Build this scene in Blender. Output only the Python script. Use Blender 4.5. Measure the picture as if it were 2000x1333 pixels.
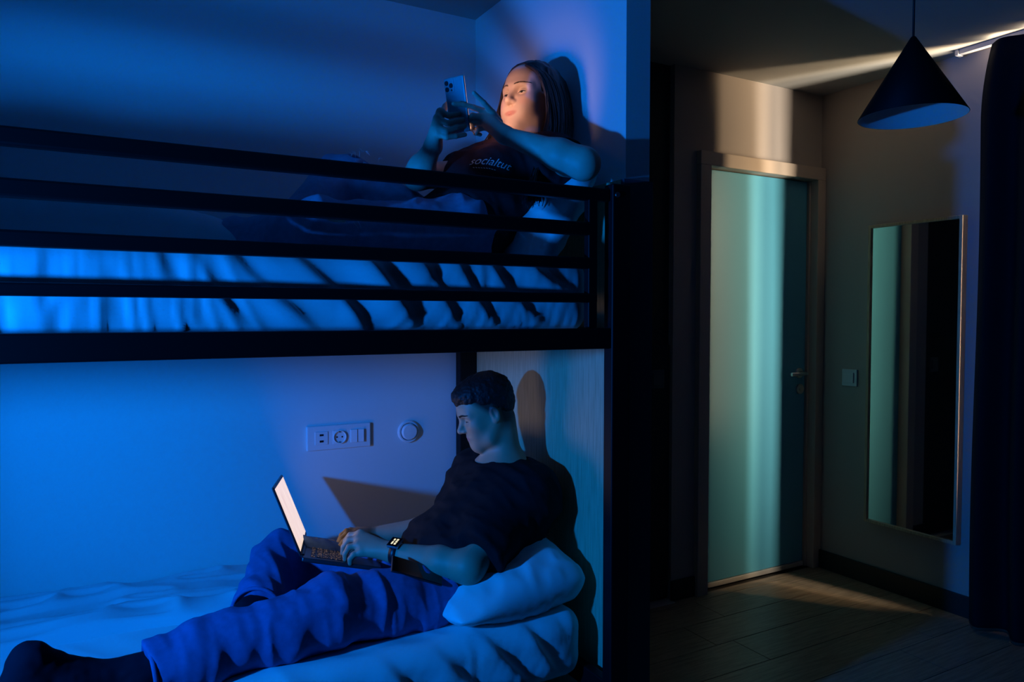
import bpy, bmesh, math, random
import numpy as np
from mathutils import Vector, Matrix

for o in list(bpy.data.objects): bpy.data.objects.remove(o, do_unlink=True)
scene = bpy.context.scene
COL = scene.collection
rng = np.random.default_rng(7)
random.seed(7)

# ------------------------------------------------------------------ camera
F_PX, H = 1449.17, 1.32
YAW, PITCH, ROLL = math.radians(29.4476), math.radians(1.9051), math.radians(0.0454)
_f = np.array([math.sin(YAW)*math.cos(PITCH), math.cos(YAW)*math.cos(PITCH), -math.sin(PITCH)])
_r = np.array([math.cos(YAW), -math.sin(YAW), 0.0]); _u = np.cross(_r, _f)
_R = math.cos(ROLL)*_r + math.sin(ROLL)*_u; _U = -math.sin(ROLL)*_r + math.cos(ROLL)*_u
CAMP = np.array([0, 0, H])
def at(u, v, X=None, Y=None, Z=None):
    """real-world point seen at photo pixel (u, v), at the given world X, Y or Z"""
    D = _R*(u-1000)/F_PX - _U*(v-666.5)/F_PX + _f
    t = X/D[0] if X is not None else (Y/D[1] if Y is not None else (Z-H)/D[2])
    return CAMP + t*D
cam = bpy.data.cameras.new('camera'); cam.sensor_width = 36; cam.lens = F_PX/2000*36
cam.clip_start = 0.02
co = bpy.data.objects.new('camera', cam); COL.objects.link(co); scene.camera = co
co.matrix_world = Matrix(((_R[0], _U[0], -_f[0], 0), (_R[1], _U[1], -_f[1], 0), (_R[2], _U[2], -_f[2], H), (0, 0, 0, 1)))

# ------------------------------------------------------------------ world, exposure, lamps
w = bpy.data.worlds.new('night'); scene.world = w; w.use_nodes = True
w.node_tree.nodes['Background'].inputs[0].default_value = (0.010, 0.014, 0.03, 1)
w.node_tree.nodes['Background'].inputs[1].default_value = 0.3
vs = scene.view_settings
vs.view_transform = 'Standard'; vs.look = 'None'; vs.exposure = 0.0; vs.gamma = 1.0; vs.use_curve_mapping = False

def area(name, loc, target, size, power, color, shape='RECTANGLE', size_y=None, spread=180):
    l = bpy.data.lights.new(name, 'AREA'); l.shape = shape; l.size = size
    if size_y: l.size_y = size_y
    l.energy = power; l.color = color; l.spread = math.radians(spread)
    o = bpy.data.objects.new(name, l); COL.objects.link(o); o.location = loc
    d = Vector(target) - Vector(loc); o.rotation_euler = d.to_track_quat('-Z', 'Y').to_euler()
    return o
# the blue lamp standing past the foot of the bunk bed
sl = bpy.data.lights.new('blue_lamp_light', 'SPOT'); sl.energy = 222; sl.color = (0.001, 0.198, 1.0)
sl.spot_size = math.radians(128); sl.spot_blend = 1.0; sl.shadow_soft_size = 0.045
so = bpy.data.objects.new('blue_lamp_light', sl); COL.objects.link(so); so.location = (-1.2, 1.265, 1.272)
so.rotation_euler = (Vector((1.3, 1.95, 1.36)) - Vector(so.location)).to_track_quat('-Z', 'Y').to_euler()
# street light outside the window, leaking in past the curtain
area('street_light_warm', (3.92, 0.72, 1.45), (3.92, 3.0, 1.45), 0.38, 300, (1.0, 0.74, 0.46), 'RECTANGLE', 2.0)
area('street_light_white', (3.69, 0.70, 1.35), (3.69, 3.0, 1.35), 0.24, 205, (1.0, 0.86, 0.68), 'RECTANGLE', 2.1)

# ------------------------------------------------------------------ materials
def mat(name, color=(.8, .8, .8), rough=.5, metal=0, spec=.5, emit=None, estr=0, build=None, **kw):
    m = bpy.data.materials.new(name); m.use_nodes = True
    nt = m.node_tree; b = nt.nodes['Principled BSDF']
    b.inputs['Base Color'].default_value = (*color, 1)
    b.inputs['Roughness'].default_value = rough
    b.inputs['Metallic'].default_value = metal
    b.inputs['Specular IOR Level'].default_value = spec
    if emit:
        b.inputs['Emission Color'].default_value = (*emit, 1); b.inputs['Emission Strength'].default_value = estr
    for k, v in kw.items(): b.inputs[k.replace('_', ' ')].default_value = v
    if build: build(nt, b)
    return m
def N(nt, t, **kw):
    n = nt.nodes.new(t)
    for k, v in kw.items():
        if k.startswith('i_'):
            key = k[2:].replace('_', ' ')
            n.inputs[key].default_value = v
        else: setattr(n, k, v)
    return n
def bump_noise(scale, strength, dist=.002, detail=3):
    def f(nt, b):
        tc = N(nt, 'ShaderNodeTexCoord'); n = N(nt, 'ShaderNodeTexNoise', i_Scale=scale, i_Detail=detail)
        bp = N(nt, 'ShaderNodeBump', i_Strength=strength, i_Distance=dist)
        nt.links.new(tc.outputs['Object'], n.inputs['Vector']); nt.links.new(n.outputs['Fac'], bp.inputs['Height'])
        nt.links.new(bp.outputs['Normal'], b.inputs['Normal'])
    return f
def mottled(c1, c2, scale, stretch=(1, 1, 1), bump=0, detail=4, coord='Object'):
    def f(nt, b):
        tc = N(nt, 'ShaderNodeTexCoord'); mp = N(nt, 'ShaderNodeMapping'); mp.inputs['Scale'].default_value = stretch
        n = N(nt, 'ShaderNodeTexNoise', i_Scale=scale, i_Detail=detail, i_Roughness=.6)
        r = N(nt, 'ShaderNodeValToRGB')
        r.color_ramp.elements[0].color = (*c1, 1); r.color_ramp.elements[1].color = (*c2, 1)
        r.color_ramp.elements[0].position = .35; r.color_ramp.elements[1].position = .65
        nt.links.new(tc.outputs[coord], mp.inputs[0]); nt.links.new(mp.outputs[0], n.inputs['Vector'])
        nt.links.new(n.outputs['Fac'], r.inputs[0]); nt.links.new(r.outputs[0], b.inputs['Base Color'])
        if bump:
            bp = N(nt, 'ShaderNodeBump', i_Strength=bump, i_Distance=.001)
            nt.links.new(n.outputs['Fac'], bp.inputs['Height']); nt.links.new(bp.outputs['Normal'], b.inputs['Normal'])
    return f
def vcol(fine=0, scale=400):
    def f(nt, b):
        a = N(nt, 'ShaderNodeVertexColor'); a.layer_name = 'tint'
        nt.links.new(a.outputs['Color'], b.inputs['Base Color'])
        if fine: bump_noise(scale, fine, .0006)(nt, b)
    return f
def weave(color, scale=900, strength=.25):
    def f(nt, b):
        tc = N(nt, 'ShaderNodeTexCoord'); wv = N(nt, 'ShaderNodeTexWave', i_Scale=scale, i_Distortion=.6)
        n = N(nt, 'ShaderNodeTexNoise', i_Scale=60, i_Detail=4)
        mx = N(nt, 'ShaderNodeMix', data_type='RGBA', blend_type='MIX')
        mx.inputs[6].default_value = (*[c*.72 for c in color], 1); mx.inputs[7].default_value = (*[min(1, c*1.25) for c in color], 1)
        nt.links.new(tc.outputs['Object'], wv.inputs['Vector']); nt.links.new(tc.outputs['Object'], n.inputs['Vector'])
        nt.links.new(n.outputs['Fac'], mx.inputs[0]); nt.links.new(mx.outputs[2], b.inputs['Base Color'])
        bp = N(nt, 'ShaderNodeBump', i_Strength=strength, i_Distance=.0006)
        nt.links.new(wv.outputs['Fac'], bp.inputs['Height']); nt.links.new(bp.outputs['Normal'], b.inputs['Normal'])
    return f
MT = {}
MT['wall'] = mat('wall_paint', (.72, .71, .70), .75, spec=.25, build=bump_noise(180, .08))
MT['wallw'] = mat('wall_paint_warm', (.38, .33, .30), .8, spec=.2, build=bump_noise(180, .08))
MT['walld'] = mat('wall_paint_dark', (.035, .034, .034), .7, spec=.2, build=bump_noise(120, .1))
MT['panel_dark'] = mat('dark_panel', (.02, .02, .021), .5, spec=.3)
MT['trimdark'] = mat('navy_edge_panel', (.055, .06, .075), .6, spec=.3, build=bump_noise(90, .06))
MT['ceil'] = mat('ceiling_paint', (.36, .355, .34), .85, spec=.15, build=bump_noise(150, .06))
MT['backwall'] = mat('far_wall_paint', (.10, .10, .11), .85, spec=.1, build=bump_noise(150, .06))
MT['floor'] = mat('subfloor', (.03, .025, .02), .8)
MT['plank'] = mat('oak_laminate', (.2, .14, .09), .42, spec=.4, build=mottled((.18, .13, .085), (.32, .235, .155), 5, (1.2, 16, 4), .15))
MT['base'] = mat('dark_baseboard', (.018, .017, .017), .45)
MT['teal'] = mat('teal_lacquer', (.085, .36, .50), .32, spec=.45, build=bump_noise(40, .03))
MT['doorframe'] = mat('beige_door_frame', (.50, .40, .32), .4, spec=.4, build=bump_noise(120, .05))
MT['seal'] = mat('aluminium_strip', (.75, .72, .66), .35, metal=.6)
MT['chrome'] = mat('brushed_steel', (.72, .66, .58), .28, metal=1)
MT['blackmetal'] = mat('black_powder_coat', (.004, .004, .005), .5, spec=.22, build=bump_noise(500, .08, .0004))
MT['headboard'] = mat('oak_veneer', (.5, .4, .28), .5, spec=.35, build=mottled((.40, .36, .21), (.56, .50, .31), 7, (6, 22, 1.1), .2, 6))
MT['sheet'] = mat('white_cotton_sheet', (.78, .78, .79), .48, spec=.45, build=bump_noise(700, .12, .0006))
MT['duvet'] = mat('white_duvet', (.62, .62, .64), .7, spec=.25, build=bump_noise(500, .12, .0006))
MT['mirror'] = mat('mirror_glass', (.86, .9, .89), .02, metal=1)
MT['mirrorframe'] = mat('oak_mirror_frame', (.42, .30, .19), .5, build=mottled((.34, .24, .15), (.5, .37, .24), 8, (20, 20, 1.5), .1))
MT['curtain'] = mat('navy_blackout_curtain', (.0055, .006, .011), .85, spec=.15, build=weave((.0055, .006, .011), 700, .3))
MT['hem'] = mat('hem_glow_tint', (.10, .055, .03), .85)  # warm brown paints in the street light glowing under the curtain edge
MT['rail'] = mat('white_rail', (.34, .34, .36), .5)
MT['plastic'] = mat('white_plastic', (.72, .73, .74), .32, spec=.5)
MT['slot'] = mat('black_plastic', (.012, .012, .014), .4)
MT['lampout'] = mat('lamp_black', (.004, .004, .005), .6, spec=.12)
MT['lampin'] = mat('lamp_white_enamel', (.72, .72, .72), .5)
MT['cord'] = mat('black_cord', (.006, .006, .007), .6)

# ------------------------------------------------------------------ mesh helpers
def link(name, me, m, parent=None, smooth=False):
    o = bpy.data.objects.new(name, me); COL.objects.link(o)
    if m is not None:
        me.materials.clear(); me.materials.append(m)
    if parent is not None: o.parent = parent
    if smooth:
        me.polygons.foreach_set('use_smooth', [True]*len(me.polygons))
    return o
def thing(name, label, cat, loc=(0, 0, 0), group=None):
    o = bpy.data.objects.new(name, None); COL.objects.link(o); o.empty_display_size = .05
    o.location = loc; return tag(o, label, cat, group)
def tag(o, label, cat, group=None):
    o['label'] = label; o['category'] = cat
    if group: o['group'] = group
    return o
def struct(o, label=None):
    o['kind'] = 'structure'
    if label: o['label'] = label
    return o
def put(o, parent):
    """parent while keeping world coordinates used for the mesh"""
    o.parent = parent
    if parent.parent is None: o.matrix_parent_inverse = Matrix.Translation(parent.location).inverted()
    return o
def box_bm(bm, x0, x1, y0, y1, z0, z1, bev=0):
    r = bmesh.ops.create_cube(bm, size=1)
    vs_ = r['verts']
    bmesh.ops.scale(bm, vec=(x1-x0, y1-y0, z1-z0), verts=vs_)
    bmesh.ops.translate(bm, vec=((x0+x1)/2, (y0+y1)/2, (z0+z1)/2), verts=vs_)
    if bev:
        es = list({e for v in vs_ for e in v.link_edges})
        bmesh.ops.bevel(bm, geom=es, offset=bev, segments=2, profile=.5, affect='EDGES')
def finish(bm, name, m, parent=None, smooth=False):
    me = bpy.data.meshes.new(name); bm.normal_update(); bm.to_mesh(me); bm.free()
    o = link(name, me, m, None, smooth)
    if parent is not None: put(o, parent)
    return o
def box(name, x0, x1, y0, y1, z0, z1, m, parent=None, bev=0):
    bm = bmesh.new(); box_bm(bm, x0, x1, y0, y1, z0, z1, bev)
    return finish(bm, name, m, parent)
def tube_bm(bm, pts, rad, seg=12, cap=True):
    pts = [Vector(p) for p in pts]; n = len(pts)
    rad = rad if hasattr(rad, '__len__') else [rad]*n
    prev = None; rings = []
    for i, p in enumerate(pts):
        t = (pts[min(i+1, n-1)] - pts[max(i-1, 0)]).normalized()
        if prev is None:
            a = Vector((0, 0, 1)) if abs(t.z) < .9 else Vector((1, 0, 0)); s = t.cross(a).normalized()
        else: s = (prev - t*prev.dot(t)).normalized()
        prev = s; q = t.cross(s)
        rings.append([bm.verts.new(p + (s*math.cos(2*math.pi*k/seg) + q*math.sin(2*math.pi*k/seg))*rad[i]) for k in range(seg)])
    for a, b in zip(rings, rings[1:]):
        for k in range(seg): bm.faces.new((a[k], a[(k+1) % seg], b[(k+1) % seg], b[k]))
    if cap:
        bm.faces.new(rings[0][::-1]); bm.faces.new(rings[-1])
def tube(name, pts, rad, m, parent=None, seg=12):
    bm = bmesh.new(); tube_bm(bm, pts, rad, seg); return finish(bm, name, m, parent, True)
def disc_y(name, c, prof, m, parent=None, seg=32, axis='Y'):
    """lathe: profile of (radius, offset along -axis)"""
    bm = bmesh.new(); rings = []
    for r_, d in prof:
        ring = []
        for k in range(seg):
            a = 2*math.pi*k/seg
            if axis == 'Y': p = (c[0]+r_*math.cos(a), c[1]-d, c[2]+r_*math.sin(a))
            elif axis == 'X': p = (c[0]-d, c[1]+r_*math.cos(a), c[2]+r_*math.sin(a))
            else: p = (c[0]+r_*math.cos(a), c[1]+r_*math.sin(a), c[2]+d)
            ring.append(bm.verts.new(p))
        rings.append(ring)
    for a, b in zip(rings, rings[1:]):
        for k in range(seg): bm.faces.new((a[k], a[(k+1) % seg], b[(k+1) % seg], b[k]))
    bm.faces.new(rings[-1]); bm.faces.new(rings[0][::-1])
    bmesh.ops.recalc_face_normals(bm, faces=bm.faces)
    o = finish(bm, name, m, parent, False)
    return o
def pydata(name, V, Fc, m, parent=None, smooth=True):
    me = bpy.data.meshes.new(name)
    V = np.asarray(V, np.float32); Fc = np.asarray(Fc, np.int32)
    me.vertices.add(len(V)); me.vertices.foreach_set('co', V.ravel())
    n = Fc.shape[1]
    me.loops.add(Fc.size); me.loops.foreach_set('vertex_index', Fc.ravel())
    me.polygons.add(len(Fc)); me.polygons.foreach_set('loop_start', np.arange(0, Fc.size, n)); 
    me.update(calc_edges=True)
    o = link(name, me, m, None, smooth)
    if parent is not None: put(o, parent)
    return o

# noise (vectorised value noise, smooth, in -1..1)
_perm = rng.random((32, 32, 32)).astype(np.float32)*2-1
def noise(p):
    p = np.asarray(p, np.float32); i = np.floor(p).astype(np.int32); f = p-i; f = f*f*f*(f*(f*6-15)+10)
    x0, y0, z0 = (i[..., 0] & 31), (i[..., 1] & 31), (i[..., 2] & 31); x1, y1, z1 = (x0+1) & 31, (y0+1) & 31, (z0+1) & 31
    fx, fy, fz = f[..., 0], f[..., 1], f[..., 2]
    a = _perm[x0, y0, z0]*(1-fx)+_perm[x1, y0, z0]*fx; b = _perm[x0, y1, z0]*(1-fx)+_perm[x1, y1, z0]*fx
    c = _perm[x0, y0, z1]*(1-fx)+_perm[x1, y0, z1]*fx; d = _perm[x0, y1, z1]*(1-fx)+_perm[x1, y1, z1]*fx
    return (a*(1-fy)+b*fy)*(1-fz)+(c*(1-fy)+d*fy)*fz

# ------------------------------------------------------------------ room dimensions (metres)
YW = 2.60      # wall behind the bed and the door wall
XE = 1.305     # face of the partition at the head of the bed
XP = 1.39      # other face of the partition
YP = 1.665     # free end of the partition
XM = 3.32      # mirror wall
ZC = 2.465     # ceiling
X0, Y0 = -2.9, -1.9
DL = 2.315     # left edge of the door wall
YWIN = 1.715    # end of the mirror wall, window opening from here towards the camera

# ------------------------------------------------------------------ structure
floor = struct(box('floor', X0, XM+.1, Y0, YW+.12, -.05, -.012, MT['floor']))
pw, pl = .193, 1.28
row = 0; y = Y0
while y < YW-.001:
    y1 = min(y+pw, YW); x = X0 - random.random()*pl
    while x < XM:
        a, b = max(x, X0), min(x+pl, XM)
        if b-a > .05: box('plank', a+.0012, b-.0012, y+.0012, y1-.0012, -.012, 0, MT['plank'], floor, .0012)
        x += pl
    y = y1
struct(box('ceiling', X0-.1, XM+.1, Y0-.1, YW+.12, ZC, ZC+.08, MT['ceil']))
struct(box('wall_back', X0-.1, XP, YW, YW+.1, -.05, ZC, MT['wall']))
part = struct(box('wall_partition', XE, XP, YP, YW, 0, ZC, MT['wall']))
struct(box('wall_left', X0-.1, X0, Y0-.1, YW, -.05, ZC, MT['backwall']))
struct(box('wall_front', X0, XM+.1, Y0-.1, Y0, -.05, ZC, MT['backwall']))
# niche wall: dark
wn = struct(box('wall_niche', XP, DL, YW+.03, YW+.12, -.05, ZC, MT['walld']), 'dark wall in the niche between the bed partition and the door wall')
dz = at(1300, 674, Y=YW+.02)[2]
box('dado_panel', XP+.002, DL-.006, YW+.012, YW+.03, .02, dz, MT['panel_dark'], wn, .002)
box('threshold', XP, DL, YW-.03, YW+.03, 0, .004, MT['seal'], wn)

# door wall with opening
fxo0, fxo1 = at(1366, 700, Y=YW-.028)[0], at(1611, 700, Y=YW-.028)[0]
fxi0, fxi1 = at(1387, 700, Y=YW-.028)[0], at(1594, 700, Y=YW-.028)[0]
fzo, fzi = at(1500, 312, Y=YW-.028)[2], at(1500, 338, Y=YW-.028)[2]
wd = bmesh.new()
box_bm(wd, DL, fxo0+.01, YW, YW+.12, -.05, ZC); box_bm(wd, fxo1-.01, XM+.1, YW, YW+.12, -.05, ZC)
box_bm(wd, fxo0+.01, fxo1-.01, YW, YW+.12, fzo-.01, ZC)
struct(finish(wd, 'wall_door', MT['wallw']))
door = thing('door_1', 'teal lacquered door in a beige frame with a steel lever handle', 'door', ((fxi0+fxi1)/2, YW, 0)); struct(door)
def frame_piece(name, x0, x1, z0, z1):
    box(name, x0, x1, YW-.028, YW+.075, z0, z1, MT['doorframe'], door, .003)
frame_piece('door_jamb', fxo0, fxi0, 0, fzi); frame_piece('door_jamb', fxi1, fxo1, 0, fzi)
frame_piece('door_head', fxo0, fxo1, fzi, fzo)
ly = YW+.03
box('door_stop', fxi1-.012, fxi1, ly-.012, YW+.075, .002, fzi, MT['doorframe'], door)
lx1 = fxi1-.014
box('door_leaf', fxi0+.002, lx1, ly, ly+.042, .03, fzi-.004, MT['teal'], door, .002)
box('door_seal', fxi0+.002, lx1, ly-.006, ly+.042, .004, .028, MT['seal'], door, .002)
box('backing_board', fxo0+.012, fxo1-.012, ly+.05, YW+.118, 0, fzo-.012, MT['panel_dark'], door)
hp = at(1560, 729, Y=ly); hx, hz = hp[0], hp[2]
hdl = disc_y('door_handle', (hx, ly, hz), [(.026, 0), (.026, .007), (.024, .009)], MT['chrome'], door)
bm = bmesh.new()
tube_bm(bm, [(hx, ly-.005, hz), (hx, ly-.045, hz), (hx-.006, ly-.054, hz), (hx-.02, ly-.056, hz), (hx-.12, ly-.056, hz)], .0095, 12)
finish(bm, 'lever', MT['chrome'], hdl, True)
lp = at(1561, 760, Y=ly)
disc_y('lock_rosette', (lp[0], ly, lp[2]), [(.026, 0), (.026, .008), (.012, .009), (.011, .016)], MT['chrome'], door)

# mirror wall (ends at the window opening)
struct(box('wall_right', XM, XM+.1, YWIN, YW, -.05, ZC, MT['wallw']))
struct(box('wall_window_side', XM, XM+.1, Y0, -.6, -.05, ZC, MT['backwall']))
struct(box('wall_sill', XM, XM+.1, -.6, YWIN, -.05, .60, MT['backwall']))
struct(box('baseboard_right', XM-.014, XM, YWIN+.02, YW, 0, .095, MT['base'], None, .003))
struct(box('baseboard_door', DL-.005, fxo0, YW-.014, YW, 0, .095, MT['base'], None, .003))
struct(box('baseboard_door_end', fxo1, XM-.014, YW-.014, YW, 0, .095, MT['base'], None, .003))
# window behind the curtain
win = thing('window_1', 'tall window with a slim dark frame hidden behind the navy curtain', 'window', (XM+.05, .55, .60)); struct(win)
for nm, a, b, c_, d in (('window_sill_bar', -.6, YWIN, .60, .64), ('window_head_bar', -.6, YWIN, ZC-.03, ZC)):
    box(nm, XM+.07, XM+.10, a, b, c_, d, MT['slot'], win)
for yy in (-.6, .30): box('window_mullion', XM+.07, XM+.10, yy, yy+.04, .64, ZC-.03, MT['slot'], win)
def glassy(nt, b):
    tr = N(nt, 'ShaderNodeBsdfTransparent'); gl = N(nt, 'ShaderNodeBsdfGlossy', i_Roughness=.02); mx = N(nt, 'ShaderNodeMixShader'); mx.inputs[0].default_value = .06
    out = nt.nodes['Material Output']; nt.links.new(tr.outputs[0], mx.inputs[1]); nt.links.new(gl.outputs[0], mx.inputs[2]); nt.links.new(mx.outputs[0], out.inputs[0])
MT['glass'] = mat('window_glass', build=glassy)
for a, b in ((-.56, .30), (.34, YWIN)): box('window_pane', XM+.083, XM+.087, a, b, .64, ZC-.03, MT['glass'], win)

# panel edge on the free end of the partition, headboard
zt = at(1243, 352, Y=YP-.012)[2]
tr = struct(box('trim_1', XE-.016, XP+.002, YP-.014, YP, 0, zt, MT['trimdark']), 'dark edge panel on the free end of the partition wall')
hb = box('headboard', XE-.017, XE-.001, YP, YW, 0, zt, MT['headboard'], None, .001)
tag(hb, 'pale oak headboard panel covering the wall at the end of the bunk bed', 'headboard')

# ------------------------------------------------------------------ wall fittings
def rocker(name, x0, x1, z0, z1, y, m, parent):
    bm = bmesh.new(); box_bm(bm, x0, x1, y-.006, y, z0, z1, .001)
    for v in bm.verts:
        if v.co.y < y-.003 and v.co.x > (x0+x1)/2: v.co.y -= .003
    return finish(bm, name, m, parent)
s0, s1 = at(598, 857, Y=YW), at(722, 849, Y=YW)
zc_s = (s0[2]+s1[2])/2; hs = .043
sock = thing('wall_socket', 'white triple socket panel with USB ports on the wall above the lower bunk', 'socket', (s0[0], YW, zc_s-hs))
box('plate', s0[0], s1[0], YW-.011, YW+.001, zc_s-hs, zc_s+hs, MT['plastic'], sock, .003)
pwid = (s1[0]-s0[0])
cx = [s0[0]+pwid*k for k in (.22, .5, .78)]
box('usb_insert', cx[0]-.023, cx[0]+.023, YW-.0135, YW-.01, zc_s-.023, zc_s+.023, MT['plastic'], sock, .0012)
for dz_ in (-.011, .011): box('usb_port', cx[0]-.007, cx[0]+.007, YW-.0142, YW-.013, zc_s+dz_-.0035, zc_s+dz_+.0035, MT['slot'], sock)
box('socket_insert', cx[1]-.024, cx[1]+.024, YW-.0125, YW-.01, zc_s-.024, zc_s+.024, MT['plastic'], sock, .001)
bm = bmesh.new(); seg = 28; prof = [(.0235, .011), (.0235, .0185), (.0212, .0185), (.0200, .0128), (.001, .0128)]
sk = disc_y('socket_well', (cx[1], YW, zc_s), prof, MT['plastic'], sock); bm.free()
for dx in (-.0095, .0095): disc_y('socket_hole', (cx[1]+dx, YW, zc_s), [(.003, .0125), (.003, .0134)], MT['slot'], sk, 12)
for dz_ in (-.018, .018): box('earth_clip', cx[1]-.003, cx[1]+.003, YW-.0165, YW-.0125, zc_s+dz_-.0015, zc_s+dz_+.0015, MT['chrome'], sock)
for k in (0, 1): rocker('switch_rocker', cx[2]-.024+.0245*k, cx[2]-.001+.0245*k, zc_s-.023, zc_s+.023, YW-.010, MT['plastic'], sock)

rc = at(797, 843, Y=YW)
rd = thing('wall_dial', 'round white wall dial beside the socket panel on the lower bunk wall', 'dial', (rc[0], YW, rc[2]-.04))
disc_y('dial_ring', (rc[0], YW+.001, rc[2]), [(.042, 0), (.042, .008), (.039, .012), (.034, .012), (.032, .004), (.001, .004)], MT['plastic'], rd, 40)
disc_y('dial_knob', (rc[0], YW-.004, rc[2]), [(.0305, 0), (.030, .012), (.026, .017), (.001, .018)], MT['plastic'], rd, 40)

def switch_x(label, name, p, hw, y_wall=None, x_wall=None, m=None):
    m = m or MT['plastic']
    t = thing(name, label, 'switch', (p[0], p[1], p[2]-hw))
    if x_wall is not None:
        box('plate', x_wall-.010, x_wall+.001, p[1]-hw, p[1]+hw, p[2]-hw, p[2]+hw, m, t, .002)
        box('rocker', x_wall-.016, x_wall-.009, p[1]-hw*.62, p[1]+hw*.62, p[2]-hw*.62, p[2]+hw*.62, m, t, .0015)
    else:
        box('plate', p[0]-hw, p[0]+hw, y_wall-.010, y_wall+.001, p[2]-hw, p[2]+hw, m, t, .002)
        box('rocker', p[0]-hw*.62, p[0]+hw*.62, y_wall-.016, y_wall-.009, p[2]-hw*.62, p[2]+hw*.62, m, t, .0015)
MT['palegrey'] = mat('pale_grey_plastic', (.50, .54, .58), .4)
switch_x('pale light switch on the wall between the door and the tall mirror', 'light_switch', at(1661, 738, X=XM), .042, x_wall=XM, m=MT['palegrey'])
MT['greyplastic'] = mat('grey_plastic', (.08, .08, .085), .4)
switch_x('dark grey light switch on the panel in the dark niche', 'light_switch', at(1281, 741, Y=YW+.012), .042, y_wall=YW+.012, m=MT['greyplastic'])

# ------------------------------------------------------------------ tall mirror
my1, my0 = at(1693, 700, X=XM-.034)[1], at(1876, 700, X=XM-.034)[1]
mz1, mz0 = at(1700, 441, X=XM-.034)[2], at(1687, 1018, X=XM-.034)[2]
mir = thing('wall_mirror', 'tall narrow mirror in a thin wooden frame hanging beside the curtain', 'mirror', (XM, (my0+my1)/2, mz0))
fw = .014
box('glass', XM-.030, XM-.012, my0+fw*.6, my1-fw*.6, mz0+fw*.6, mz1-fw*.6, MT['mirror'], mir)
for a, b, c_, d in ((my0, my0+fw, mz0, mz1), (my1-fw, my1, mz0, mz1), (my0+fw, my1-fw, mz0, mz0+fw), (my0+fw, my1-fw, mz1-fw, mz1)):
    box('frame_bar', XM-.040, XM+.001, a, b, c_, d, MT['mirrorframe'], mir, .0015)

# ------------------------------------------------------------------ curtain and its rail
crail = thing('curtain_rail', 'white curtain rail fixed to the ceiling above the navy curtain', 'curtain rail', (3.26, .6, ZC-.03))
box('rail_profile', 3.245, 3.275, -.55, 1.86, ZC-.022, ZC, MT['rail'], crail, .003)
box('rail_end_cap', 3.240, 3.280, 1.86, 1.875, ZC-.026, ZC, MT['rail'], crail, .003)
cy1, cy0, ny = 1.765, -.5, 420
ys = np.linspace(cy1, cy0, ny); zs = np.concatenate([[.018, .045], np.linspace(.05, ZC-.024, 60)])
V = []
for side in (0, 1):
    for z in zs:
        t = z/ZC; amp = .040*(1-.55*t)+.006*np.sin(3*t)
        ph = (cy1-ys)*2*math.pi/.155
        x = 3.225 + amp*np.sin(ph+2.4) + .012*np.sin(ph*.37+z*1.3) - .012*(1-t)
        yy = ys - .05*np.clip((t-.86)/.14, 0, 1)**2 + .014*np.sin(z*2.1)*(1-t) + .018*np.exp(-((t-.36)/.25)**2)*0
        V.append(np.stack([x + side*.004, yy, np.full(ny, z)], 1))
V = np.array(V).reshape(2, len(zs), ny, 3); nz = len(zs)
idx = np.arange(2*nz*ny).reshape(2, nz, ny)
def quads(g): return np.stack([g[:-1, :-1], g[:-1, 1:], g[1:, 1:], g[1:, :-1]], -1).reshape(-1, 4)
Q = [quads(idx[0])[:, ::-1], quads(idx[1])]
for s_ in (0, -1):
    Q.append(np.stack([idx[0][:-1, s_], idx[0][1:, s_], idx[1][1:, s_], idx[1][:-1, s_]], -1))
    Q.append(np.stack([idx[0][s_, :-1], idx[0][s_, 1:], idx[1][s_, 1:], idx[1][s_, :-1]], -1))
cur = pydata('curtain', V.reshape(-1, 3), np.concatenate(Q), MT['curtain'])
tag(cur, 'floor-length dark navy curtain hanging from the ceiling rail beside the mirror', 'curtain')
hv = V[:, :2].copy(); hv[0, :, :, 0] -= .0012; hv[1, :, :, 0] += .0012; hv[:, 0, :, 2] -= .004; hv[:, 1, :, 2] = .026
hi = np.arange(2*2*ny).reshape(2, 2, ny)
pydata('hem', hv.reshape(-1, 3), np.concatenate([quads(hi[0])[:, ::-1], quads(hi[1]), np.stack([hi[0][0, :-1], hi[0][0, 1:], hi[1][0, 1:], hi[1][0, :-1]], -1)]), MT['hem'], cur)

# ------------------------------------------------------------------ pendant lamp
zr = 1.93
pc = at(1781, 229, Z=zr); R_ = .152
pend = thing('pendant_lamp', 'black conical pendant lamp with a white inside hanging from the ceiling', 'lamp', (pc[0], pc[1], zr))
ztop = at(1776, 72, Y=pc[1])[2]
bm = bmesh.new(); seg = 64
def cone_ring(r_, z_): return [bm.verts.new((pc[0]+r_*math.cos(2*math.pi*k/seg), pc[1]+r_*math.sin(2*math.pi*k/seg), z_)) for k in range(seg)]
rings = [cone_ring(r_, z_) for r_, z_ in ((.006, ztop+.004), (.009, ztop), (R_, zr+.001), (R_-.0015, zr))]
for a, b in zip(rings, rings[1:]):
    for k in range(seg): bm.faces.new((a[k], b[k], b[(k+1) % seg], a[(k+1) % seg]))
bm.faces.new(rings[0])
finish(bm, 'lamp_shade', MT['lampout'], pend, True)
bm = bmesh.new(); rings = [cone_ring(r_, z_) for r_, z_ in ((R_-.0012, zr+.0005), (R_-.003, zr+.001), (.008, ztop-.012))]
for a, b in zip(rings, rings[1:]):
    for k in range(seg): bm.faces.new((a[k], a[(k+1) % seg], b[(k+1) % seg], b[k]))
bm.faces.new(rings[-1])
finish(bm, 'shade_lining', MT['lampin'], pend, True)
disc_y('lamp_holder', (pc[0], pc[1], ztop-.075), [(.014, 0), (.017, .01), (.017, .045), (.010, .06)], MT['plastic'], pend, 20, axis='Z')
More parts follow.
